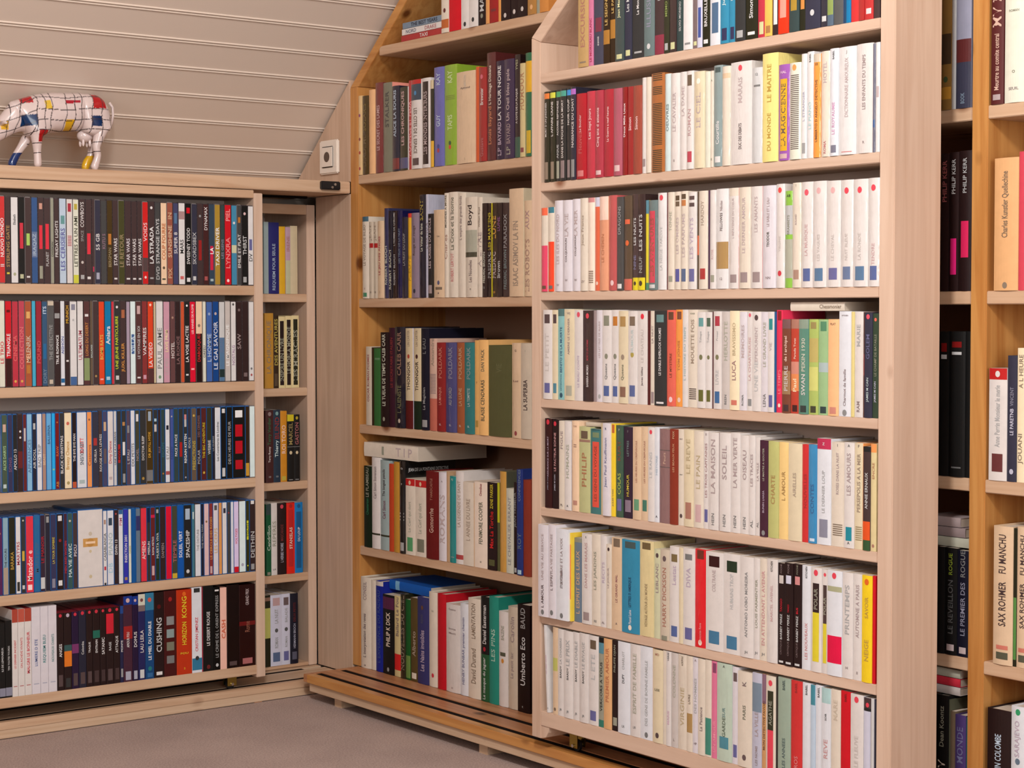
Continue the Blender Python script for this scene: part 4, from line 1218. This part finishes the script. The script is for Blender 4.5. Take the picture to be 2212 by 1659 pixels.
def feature(toks, base):
    for t in toks:
        if t == 'ornate': return 'with gold ornament and blue top'
    for t in toks:
        if t[0] == 'd' and ':' in t and float(t[1:].split(':')[0]) < .16 and colname(t.split(':')[1]) in ('red', 'dusty pink', 'orange'): return 'with red emblem on top'
    for t in toks:
        if t[0] in 'rb' and ':' not in t and t != 'ornate':
            v0, v1 = rng(t[1:-3]); cn = colname(t[-3:])
            if cn == colname(base): continue
            if v1-v0 < .03 and len(toks) > 1: continue
            if v0 > .7: return 'with %s foot' % cn if t[0] == 'b' else 'with %s foot label' % cn
            if v1 < .3: return 'with %s top' % cn if t[0] == 'b' else 'with %s top patch' % cn
            return 'with %s %s' % (cn, 'band' if t[0] == 'b' else 'patch')
    for t in toks:
        if t[0] in 'tT' and ':' in t:
            cn = colname(t[1:].split(':')[0][-3:])
            if cn != colname(base): return '%s lettering' % cn
    return 'unlettered' if not toks else 'faint lettering'

PLACE = {}
for i, w_ in enumerate(('top', 'second', 'third', 'fourth', 'bottom')):
    PLACE['D%d' % (i+1)] = w_+' shelf, disc rack'
    PLACE['N%d' % (i+1)] = w_+' narrow corner shelf'
for i, w_ in enumerate(('top', 'second', 'third', 'fourth', 'fifth', 'sixth', 'bottom')): PLACE['R%d' % (i+1)] = w_+' shelf, rolling bookcase'
for i, w_ in enumerate(('top', 'second', 'third', 'fourth', 'fifth', 'bottom')): PLACE['M%d' % i] = w_+' shelf, corner bookcase'
for i, w_ in enumerate(('top', 'second', 'third', 'fourth', 'bottom')):
    PLACE['S%d' % i] = w_+' shelf, shadowy gap'; PLACE['T%d' % i] = w_+' shelf, far-right end'
KINDW = {'D1': ('dvd_case', 'DVD case'), 'D2': ('dvd_case', 'DVD case'), 'D3': ('slim_disc_case', 'disc case'), 'D4': ('slim_disc_case', 'disc case'), 'D5': ('disc_box_set', 'disc box')}
DEFH = {'R1': .176, 'M0': .2, 'S0': .25, 'T0': .225}
rows = {}
cur = None
for ln in DATA.strip().splitlines():
    if ln[0] == '@':
        f = ln[1:].split(); cur = (f[0], float(f[1]), float(f[2]), float(f[3]), float(f[4])); rows.setdefault(f[0], []).append([cur, []])
    else: rows[cur[0]][-1][1].append(ln)
ALL = []
for rn, segs in rows.items():
    U = rn[0]
    zs = {'D': ZD, 'N': ZN, 'R': ZR, 'M': ZF}.get(U)
    z0 = (zs[rn] if zs else ZF['M%d' % (int(rn[1])+1)])
    if U == 'M' or U in 'ST': plane, ax = XF, 'x'
    elif U == 'R': plane, ax = XR, 'x'
    else: plane, ax = (YL if U == 'D' else YF), 'y'
    last_h = None; prev = None; k_in_row = 0
    for (nm, ox, oy, scl, x0), lines in segs:
        for i, ln in enumerate(lines):
            f = ln.split("|")
            if not f[0]: raise ValueError(repr((nm, ln)))
            xr = float(f[0]); top = None
            if len(f) == 4: top = float(f[1]) if f[1] else None; col, mk = f[2], f[3]
            else: col, mk = f[1], f[2]
            toks = mk.split(); tilt = 0
            for t in list(toks):
                if t[0] == '~': tilt = float(t[1:]); toks.remove(t)
            fwd = -.001
            if rn == 'R6' and k_in_row < 4: fwd = .012 if k_in_row < 3 else .006
            if rn == 'R5' and col in ('dcd',): fwd = .004
            pl_ = plane - fwd
            if rn[0] != 'D': pl_ += .0025*((k_in_row*37) % 5)/5
            hit = (lambda px, py: on_x(pl_, px, py)) if ax == 'x' else (lambda px, py: on_y(pl_, px, py))
            U_ = (lambda p: -p.y) if ax == 'x' else (lambda p: p.x)
            # pixel row of mid height on this shelf
            if prev is None:
                px0 = ox+(x0/scl if not (U == 'D') else (xr-50)/scl)
            def umid(px):
                py = 800
                for _ in range(4):
                    p = hit(px, py); zt = z0+.09
                    py += (p.z-zt)*F/((p-CAM).length)
                return U_(hit(px, py))
            u1 = umid(ox+xr/scl)
            if prev is None: prev = umid(px0)
            u0 = prev; w = u1-u0
            if top is not None:
                p = hit(ox+(xr-.5*w*F/4.2*scl)/scl, oy+top/scl); h = p.z-z0
                last_h = h
            else:
                h = last_h if last_h else {'D1': .19, 'D2': .19, 'D3': .172, 'D4': .172}.get(rn, DEFH.get(rn, .18))
            if rn == 'R1' and k_in_row < 2: h = .150
            if rn in ('D1', 'D2'): h = .190-.0003*((i*7) % 5)
            if rn in ('D3', 'D4'): h = .1715 if 'ornate' not in mk else .176
            prev = max(prev, u1); k_in_row += 1
            if w < .0015: continue
            ALL.append(dict(row=rn, u0=u0, u1=u1, h=h, col=col, toks=toks, tilt=tilt, plane=pl_, ax=ax, z=z0, n=k_in_row))
LIMIT = {'R': (RL1, RR0), 'D': (-1.6, -.269)}
for b in ALL:
    if b['row'][0] == 'R':
        if b['row'] not in ('R6',) : b['u0'] = max(b['u0'], -RL1+.0006)
        b['u1'] = min(b['u1'], -RR0-.0004)
    if b['row'][0] == 'D': b['u1'] = min(b['u1'], -.2696)
    if b['row'][0] == 'M': b['u0'] = max(b['u0'], -YS1+.0005)
    if b['row'][0] == 'S': b['u1'] = min(b['u1'], 2.0615)
    if b['row'][0] == 'T': b['u0'] = max(b['u0'], 2.0945)
    if b['row'][0] == 'N': b['u1'] = min(b['u1'], -.0262)
for b in ALL:
    if b['tilt']: b['u0'] += .003; b['u1'] -= .010
ALL = [b for b in ALL if b['u1']-b['u0'] > .0016]
# ceilings of the compartments
def clear(b):
    r = b['row']; U = r[0]; i = int(r[1])
    if U == 'R': return {1: .3}.get(i, ZR['R%d' % max(i-1, 1)]-ZR[r]-.0175-.0015)
    if U == 'D': return (ZRB if i == 1 else ZD['D%d' % (i-1)]-.0225)-ZD[r]-.0015
    if U == 'N': return (1.385-FZ if i == 1 else ZN['N%d' % (i-1)]-.0205)-ZN[r]-.0015
    k = i if U == 'M' else i+1
    return .29 if k <= 1 and U != 'M' or k == 0 else ZF['M%d' % (k-1)]-TH-ZF['M%d' % k]-.0015
looks = {}
for b in ALL:
    w = b['u1']-b['u0']; hh = b['h'] = max(.09, min(b['h'], clear(b)))
    rn = b['row']; cn = colname(b['col'])
    if rn in KINDW: b['name'], kw = KINDW[rn]
    else:
        tall = hh > .2
        b['name'], kw = ('large_book', 'large book') if tall else ('paperback_book', 'paperback')
    wa = 'thin ' if w < .0095 else ('thick ' if w > (.026 if rn[0] != 'D' else .016) else '')
    b['kw'] = kw; b['cn'] = cn; b['wa'] = wa
    ft = feature(b['toks'], b['col'])
    b['look'] = '%s%s %s%s %s' % (wa, cn, kw, '' if ft[:4] == 'with' else ',', ft)
    b['lab'] = '%s, %s' % (b['look'], PLACE[rn])
def dups():
    d = {}
    for b in ALL: d.setdefault(b['lab'], []).append(b)
    return [v for v in d.values() if len(v) > 1]
byrow = {}
for b in ALL: byrow.setdefault(b['row'], []).append(b)
for v in dups():
    for b in v:
        R_ = byrow[b['row']]; i = R_.index(b)
        if i > 0: q = R_[i-1]['wa']+R_[i-1]['cn']; b['lab'] = '%s, %s, right of %s %s one' % (b['look'], PLACE[b['row']], 'an' if q[0] in 'aeiou' else 'a', q)
def nwords(t): return len(re.findall(r"[A-Za-z]+", t))
for v in dups()+[[b for b in ALL if nwords(b['lab']) > 15]]:
    for b in v:
        R_ = byrow[b['row']]; i = R_.index(b); n = len(R_)
        k, side = (i+1, 'left') if i < n/2 else (n-i, 'right')
        b['lab'] = '%s, %s, %s from %s' % (b['look'], PLACE[b['row']], nth(k), side)
        if nwords(b['lab']) > 16: b['lab'] = '%s%s %s, %s, %s from %s' % (b['wa'], b['cn'], b['kw'], PLACE[b['row']], nth(k), side)
GLOSSY = ('R2', 'R3', 'M1', 'M2')
TOPZ = {}
def shade(c, k): return (c[0]*k, c[1]*k, c[2]*k, 1)
def make_item(b):
    w = b['u1']-b['u0']-.0004; h = b['h']; rn = b['row']; col = hx(b['col'])
    um = (b['u0']+b['u1'])/2
    loc = (b['plane'], -um, b['z']+.0002) if b['ax'] == 'x' else (um, b['plane'], b['z']+.0002)
    rz = -math.pi/2 if b['ax'] == 'x' else 0
    disc = rn[0] == 'D'
    if disc:
        D = .134
        S = Spine(w, h, 0); S.tmin, S.tmax = .3, .6
        if rn == 'D5':
            S.solid(D, col, hx('8e2433') if 'd.03:' in ' '.join(b['toks']) or 'b0-.15a43' in ' '.join(b['toks']) else None); marks(S, b['toks'], D)
            o = bpy.data.objects.new(b['name'], S.mesh(b['name'], SLEEVE)); COL.objects.link(o)
        else:
            cm = bpy.data.meshes.new('case')
            bm = box_bm((-w/2, 0, 0), (w/2, D, h)); bevel(bm, min(.0014, w*.12), 2); bm.to_mesh(cm); bm.free()
            blue = rn in ('D3', 'D4') and ('b0-.1' in ' '.join(b['toks']) or b['n'] % 5 < 4)
            cm.materials.append(CASE_BLUE if blue else (CASE_GREY if b['n'] % 4 == 1 else CASE_DARK))
            o = bpy.data.objects.new(b['name'], cm); COL.objects.link(o)
            m_ = min(.0009, w*.08)
            S = Spine(w-2*m_, h-.004, 0); S.tmin, S.tmax = .4, .7; S.strip(-S.w/2, S.w/2, 0, S.h, col, .00012); marks_off(S, b['toks'], D)
            me = S.mesh('cover_sleeve', SLEEVE)
            for v in me.vertices: v.co.z += .002; v.co.y -= .0001
            c = bpy.data.objects.new('cover_sleeve', me); COL.objects.link(c); c.parent = o
    else:
        D = .103 if rn[0] == 'R' else min(max(.66*h, .11), .19)
        hard = h > .2 and w > .02
        S = Spine(w, h, min(.0016, w*.06) if not hard else min(.003, w*.09))
        if rn[0] == 'R': S.tmin, S.tmax = .2, .42
        if rn[0] in 'MT': S.tmin, S.tmax = .38, .7
        if rn in GLOSSY: S.b = min(.0032, w*.125)
        S.shell(D, col, hx(b['toks'][-1][2:]) if b['toks'] and b['toks'][-1][:2] == 'l:' else None); marks(S, b['toks'], D)
        me = S.mesh(b['name'], GLOSS if rn in GLOSSY or b['n'] % 6 == 0 else INK)
        for p in me.polygons: p.use_smooth = False
        o = bpy.data.objects.new(b['name'], me); COL.objects.link(o)
        t = min(.0007, w*.12); ins = .003 if hard else .0006
        pm = bpy.data.meshes.new('page_block'); bm = box_bm((-w/2+t+.00005, t+.00005, ins), (w/2-t-.00005, D-ins, h-ins)); bm.to_mesh(pm); bm.free(); pm.materials.append(PAGES)
        c = bpy.data.objects.new('page_block', pm); COL.objects.link(c); c.parent = o
    o.location = loc; o.rotation_euler = (0, 0, rz)
    if b['tilt']:
        M = Matrix.Translation(Vector(loc)) @ Matrix.Rotation(rz, 4, 'Z') @ Matrix.Rotation(-math.radians(b['tilt']), 4, 'Y')
        o.matrix_world = M
        # keep the lower corner on the shelf
        o.location.z += abs(w/2*math.sin(math.radians(b['tilt'])))
    tag(o, b['lab'], 'book' if not disc else 'disc case', '%ss on the %s' % (b['kw'], PLACE[rn].replace(',', ' of the')))
    b['obj'] = o
def marks_off(S, toks, D): marks(S, toks, D)
for b in ALL: make_item(b)

# ------------------------------------------------------------------ books and cases lying flat
def flat(name, u0, u1, z, th, plane, D, col, toks, label, cat, rot=0, case=False):
    L = u1-u0
    S = Spine(th, L, 0 if case else min(.0012, th*.1))
    if case: S.solid(D, hx(col))
    else: S.shell(D, hx(col))
    marks(S, toks, D)
    me = S.mesh(name, INK if not case else SLEEVE)
    # stand -> lie: spine's top points to the far (right) end; lettering reads left to right
    M = Matrix.Rotation(math.pi/2, 4, 'Y')
    me.transform(M)
    o = bpy.data.objects.new(name, me); COL.objects.link(o)
    if not case:
        t = min(.0007, th*.12); pm = bpy.data.meshes.new('page_block'); bm = box_bm((-th/2+t, t+.0001, .0006), (th/2-t, D-.0006, L-.0006)); bm.to_mesh(pm); bm.free()
        pm.transform(M); pm.materials.append(PAGES); c = bpy.data.objects.new('page_block', pm); COL.objects.link(c); c.parent = o
    o.location = (plane, -u0, z+th/2+.0006); o.rotation_euler = (0, 0, -math.pi/2+rot)
    return tag(o, label, cat)
def top_under(row, u0, u1): return max([b['z']+b['h'] for b in byrow[row] if b['u1'] > u0 and b['u0'] < u1] or [0])+.0003
def uu(px, py, plane=XF): return -on_x(plane, px, py).y
u0, u1 = uu(784, 960), uu(900, 960)
flat('large_book', u0, u1, top_under('M4', u0, u1), .034, XF+.004, .2, 'dcb', ['t.1-.4baa:T_I_P', 'r.62-.66998'], 'thick cream book lying flat on the fifth-shelf books, corner bookcase', 'book')
u0, u1 = uu(1692, 680, XR), uu(1812, 680, XR)
flat('paperback_book', u0+.004, u1, top_under('R4', u0+.004, u1), .0145, XR+.014, .085, 'dcb', ['t.05-.45876:Chessmonier'], 'cream book lying flat on the green and red paperbacks, rolling bookcase', 'book')
u0, u1 = uu(1256, 915, XR), uu(1296, 915, XR)
z_ = top_under('R5', u0, u1)
flat('paperback_book', u0, u1, z_, .0075, XR+.012, .08, 'cba', [], 'small beige booklet lying flat on green paperbacks, fifth shelf, rolling bookcase', 'book')
u0, u1 = uu(826, 1265), uu(900, 1265)
z_ = top_under('M5', u0, u1)
flat('large_book', u0+.002, u1+.03, z_, .022, XF+.02, .13, '15a', ['b.75-.857ac'], 'bright blue book lying flat on the bottom-shelf books, corner bookcase', 'book')
z_ = ZF['M0']; u0, u1 = uu(863, 80), uu(952, 60)
for k_, (cc, tt, ww) in enumerate((('a33', ['t.2-.7dcc:TAXI'], 'lowest'), ('dcc', ['t.1-.5a66:DRAKE', 't.65-.9667:NORD'], 'middle'), ('789', ['t.05-.9223:THE_BEST_YEARS'], 'topmost'))):
    flat('dvd_case', u0+.003*k_, u0+.003*k_+min(.19, u1-u0), z_+.0146*k_, .0142, XF+.005, .134, cc, tt, '%s DVD case, %s of the stack of three, corner bookcase' % (colname(cc), ww), 'disc case', case=True)
z_ = top_under('S3', 1.99, 2.0); u0 = uu(2012, 1130); u1 = uu(2062, 1130)
for k_, (cc, ln_) in enumerate((('bba', .12), ('988', .11), ('a99', .10))):
    flat('paperback_book', 2.058-ln_, 2.058-.002-.01*k_, z_+.0165*k_, .0155, XF+.012, .12, cc, [], '%s flat book, %s in the pile on the fourth shelf of the gap' % (colname(cc), ('lowest', 'middle', 'topmost')[k_]), 'book')
z_ = top_under('S4', 1.98, 2.0)
for k_, (cc, ln_) in enumerate((('cbb', .11), ('c34', .11), ('bba', .10))):
    flat('paperback_book', 2.058-ln_, 2.058-.02, z_+.0145*k_, .0135, XF+.012, .12, cc, [], '%s flat book, %s in the pile on the bottom shelf of the gap' % (colname(cc), ('lowest', 'middle', 'topmost')[k_]), 'book')

# ------------------------------------------------------------------ painted cow figurine on the ledge
CY = -.085                        # its centre line; feet on the ledge
def cp(px, py, y=CY): p = on_y(y, px, py); return (p.x, p.z)
def build_cow():
    zt = ZCT+.0004
    P = {}
    verts, edges, rad = [], [], []
    def v(px, py, y, r, par=None, z=None):
        x, zz = cp(px, py, y); verts.append((x, y, zz if z is None else z)); rad.append(r)
        if par is not None: edges.append((par, len(verts)-1))
        return len(verts)-1
    y = CY
    pel = v(206, 245, y, (.043, .0475))                      # root: hips
    b1 = v(170, 243, y, (.043, .048), pel)
    b2 = v(135, 243, y, (.044, .048), b1)
    b3 = v(95, 243, y, (.042, .050), b2)
    sh = v(64, 244, y, (.036, .052), b3)
    n1 = v(38, 250, y, (.026, .038), sh)
    n2 = v(16, 268, y, (.019, .026), n1)
    h1 = v(-4, 285, y, (.020, .022), n2)
    h2 = v(-22, 301, y, (.016, .016), h1)
    h3 = v(-34, 312, y, (.0135, .0125), h2)
    v(233, 240, y, (.035, .039), pel)
    # udder
    ud = v(186, 290, y, (.022, .019), pel)
    # far and near hind legs
    for yy, pts in ((y-.022, ((218, 282, .017), (207, 318, .0095), (212, 338, .0085), (206, 352, .0088))), (y+.022, ((210, 284, .016), (198, 322, .0095), (196, 338, .009), (186, 352, .0098)))):
        q = pel
        for a in pts: q = v(a[0], a[1], yy, (a[2], a[2]), q)
        x = verts[q][0]; verts.append((x-.006, yy, zt+.0095)); rad.append((.0095, .0095)); edges.append((q, len(verts)-1))
    # front legs
    for yy, pts in ((y-.02, ((80, 292, .015), (80, 318, .0098), (81, 335, .0085))), (y+.02, ((60, 296, .014), (46, 318, .0098), (34, 336, .0088)))):
        q = sh
        for a in pts: q = v(a[0], a[1], yy, (a[2], a[2]), q)
        x = verts[q][0]; verts.append((x+(.001 if yy < y else -.014), yy, zt+.0095)); rad.append((.0095, .0095)); edges.append((q, len(verts)-1))
    me = bpy.data.meshes.new('cow'); me.from_pydata(verts, edges, [])
    o = bpy.data.objects.new('cow', me); COL.objects.link(o)
    sk_ = o.modifiers.new('s', 'SKIN'); sk_.use_smooth_shade = True
    for i, r in enumerate(rad): me.skin_vertices[0].data[i].radius = r
    me.skin_vertices[0].data[0].use_root = True
    su = o.modifiers.new('u', 'SUBSURF'); su.levels = 5; su.render_levels = 5
    dg = bpy.context.evaluated_depsgraph_get(); m2 = bpy.data.meshes.new_from_object(o.evaluated_get(dg))
    bpy.data.objects.remove(o); bpy.data.meshes.remove(me)
    return m2
cm = build_cow(); cm.name = 'cow_figurine'
zmin = min(v.co.z for v in cm.vertices); print('COW verts', len(cm.vertices), zmin, ZCT)
for v in cm.vertices:
    if v.co.z < ZCT+.03: v.co.z = ZCT+.0004+(v.co.z-zmin)*((ZCT+.03-ZCT-.0004)/max(ZCT+.03-zmin, .001))
# paint: white enamel, freely ruled black lines, a few primary patches
A_, B_, C_ = [Vector(cp(*q)) for q in ((0, 200), (240, 200), (0, 365))]
e1, e2 = (B_-A_)/240, (C_-A_)/165; det = e1.x*e2.y-e1.y*e2.x
def pxz(x, z):
    dx, dz = x-A_.x, z-A_.y
    return (dx*e2.y-dz*e2.x)/det, 200+(e1.x*dz-e1.y*dx)/det
VL = [14, 33, 66, 82, 95, 126, 145, 160, 183, 205, 226]
HL = [213, 240, 263, 285]
PATCH = [(36, 60, 196, 224, 'b10f1e'), (185, 214, 208, 238, 'b00d18'), (127, 158, 219, 226, 'a8142c'), (82, 95, 220, 240, 'ddb63a'), (127, 145, 262, 285, 'd6a41a'),
         (230, 236, 216, 241, 'd99a2c'), (36, 67, 250, 274, '0a3360'), (181, 204, 255, 278, '0a2c58'), (-4, 12, 262, 281, 'e0ac24'), (70, 89, 285, 310, 'a00d12')]
white = hx('d9c6c2'); black = hx('3a2f33')
at = cm.color_attributes.new('ink', 'FLOAT_COLOR', 'POINT'); buf = []
for v in cm.vertices:
    x, yv, z = v.co; px, pz = pxz(x, z); c = white
    wob = math.sin(z*120+x*40)*1.6; wob2 = math.sin(x*55)*2.2
    if z < zmin+.0: c = white
    if yv > CY+.006 and pz > 300 and px < 60: c = hx('0d2f68') if pz > 330 else white
    elif yv > CY+.006 and pz > 340 and px > 150: c = hx('d9a61c')
    else:
        for (a, b2_, c0, c1, cc) in PATCH:
            if a < px+wob*.5 < b2_ and c0 < pz+wob2*.4 < c1 and (pz < 286 or yv < CY): c = hx(cc)
        q = px+wob+(pz-250)*(.18 if px < 64 else .04 if px < 200 else 0)
        on = any(abs(q-l) < .85 for l in VL)
        r = pz+wob2*.8-(max(0, 70-px)*.35)
        on = on or any(abs(r-l) < .85 for l in HL)
        if pz > 300: on = any(abs(pz-l) < .9 for l in (312, 333)) or (abs(px-207) < .7)
        if on: c = black
    buf += list(c)
at.data.foreach_set('color', buf)
CER = printed('painted_ceramic', .25, .8, 0); cm.materials.clear(); cm.materials.append(CER)
for p in cm.polygons: p.use_smooth = True; p.material_index = 0
cow = bpy.data.objects.new('cow_figurine', cm); COL.objects.link(cow)
tag(cow, 'white glossy ceramic cow with red, blue and yellow patches on the ledge', 'figurine')
def addp(name, bm, mat, sm=True):
    o = obj(name, bm, mat, None, sm); o.parent = cow; o.matrix_parent_inverse = Matrix.Identity(4); return o
CW = plain('white_ceramic', 'd9c6c2', .2, coat=.8); CP = plain('pink_ceramic', 'c98f8c', .25, coat=.6)
x_, z_ = cp(182, 305); bm = None
for dx, dy in ((-.006, -.008), (.010, -.008), (-.006, .008), (.010, .008)):
    t_ = bmesh.new(); bmesh.ops.create_uvsphere(t_, u_segments=12, v_segments=8, radius=.0035)
    for v in t_.verts: v.co.z *= 2.6; v.co += Vector((x_+dx, CY+dy, z_-.004))
    bm = t_ if bm is None else join(bm, t_)
addp('teats', bm, CW)
bm = bmesh.new(); bmesh.ops.create_uvsphere(bm, u_segments=20, v_segments=14, radius=.02)
for v in bm.verts: v.co = Vector((v.co.x*.95+x_+.002, v.co.y*.8+CY, v.co.z*.75+z_+.012))
addp('udder', bm, CW)
def tube(pts, r0, r1, seg=10):
    bm = bmesh.new(); rings = []
    for i, p in enumerate(pts):
        p = Vector(p); d = (Vector(pts[min(i+1, len(pts)-1)])-Vector(pts[max(i-1, 0)])).normalized()
        a = d.orthogonal().normalized(); b = d.cross(a); r = r0+(r1-r0)*i/(len(pts)-1)
        rings.append([bm.verts.new(p+(a*math.cos(t)+b*math.sin(t))*r) for t in [2*math.pi*k/seg for k in range(seg)]])
    for A, B in zip(rings, rings[1:]):
        for k in range(seg): bm.faces.new((A[k], A[(k+1) % seg], B[(k+1) % seg], B[k]))
    bm.faces.new(rings[0][::-1]); bm.faces.new(rings[-1]); bmesh.ops.recalc_face_normals(bm, faces=bm.faces)
    return bm
a0, a1, a2, a3 = cp(239, 222), cp(243, 232), cp(244, 250), cp(241, 270)
addp('tail', tube([(a0[0]-.004, CY, a0[1]), (a1[0], CY, a1[1]), (a2[0], CY, a2[1]), (a3[0], CY, a3[1])], .0036, .0026), CW)
for s_ in (-1, 1):
    e0 = cp(-2, 268); addp('ear', tube([(e0[0], CY+s_*.016, e0[1]), (e0[0]+.002, CY+s_*.028, e0[1]+.002), (e0[0]+.002, CY+s_*.038, e0[1]-.001)], .006, .002), CW)
    e0 = cp(-12, 268); addp('horn', tube([(e0[0], CY+s_*.009, e0[1]), (e0[0]-.003, CY+s_*.017, e0[1]+.006), (e0[0]-.004, CY+s_*.019, e0[1]+.014)], .0035, .001), CP)
    e0 = cp(-24, 285); bm = bmesh.new(); bmesh.ops.create_uvsphere(bm, u_segments=12, v_segments=8, radius=.0028)
    bmesh.ops.translate(bm, vec=(e0[0], CY+s_*.0155, e0[1]), verts=bm.verts); addp('eye', bm, BLACK)
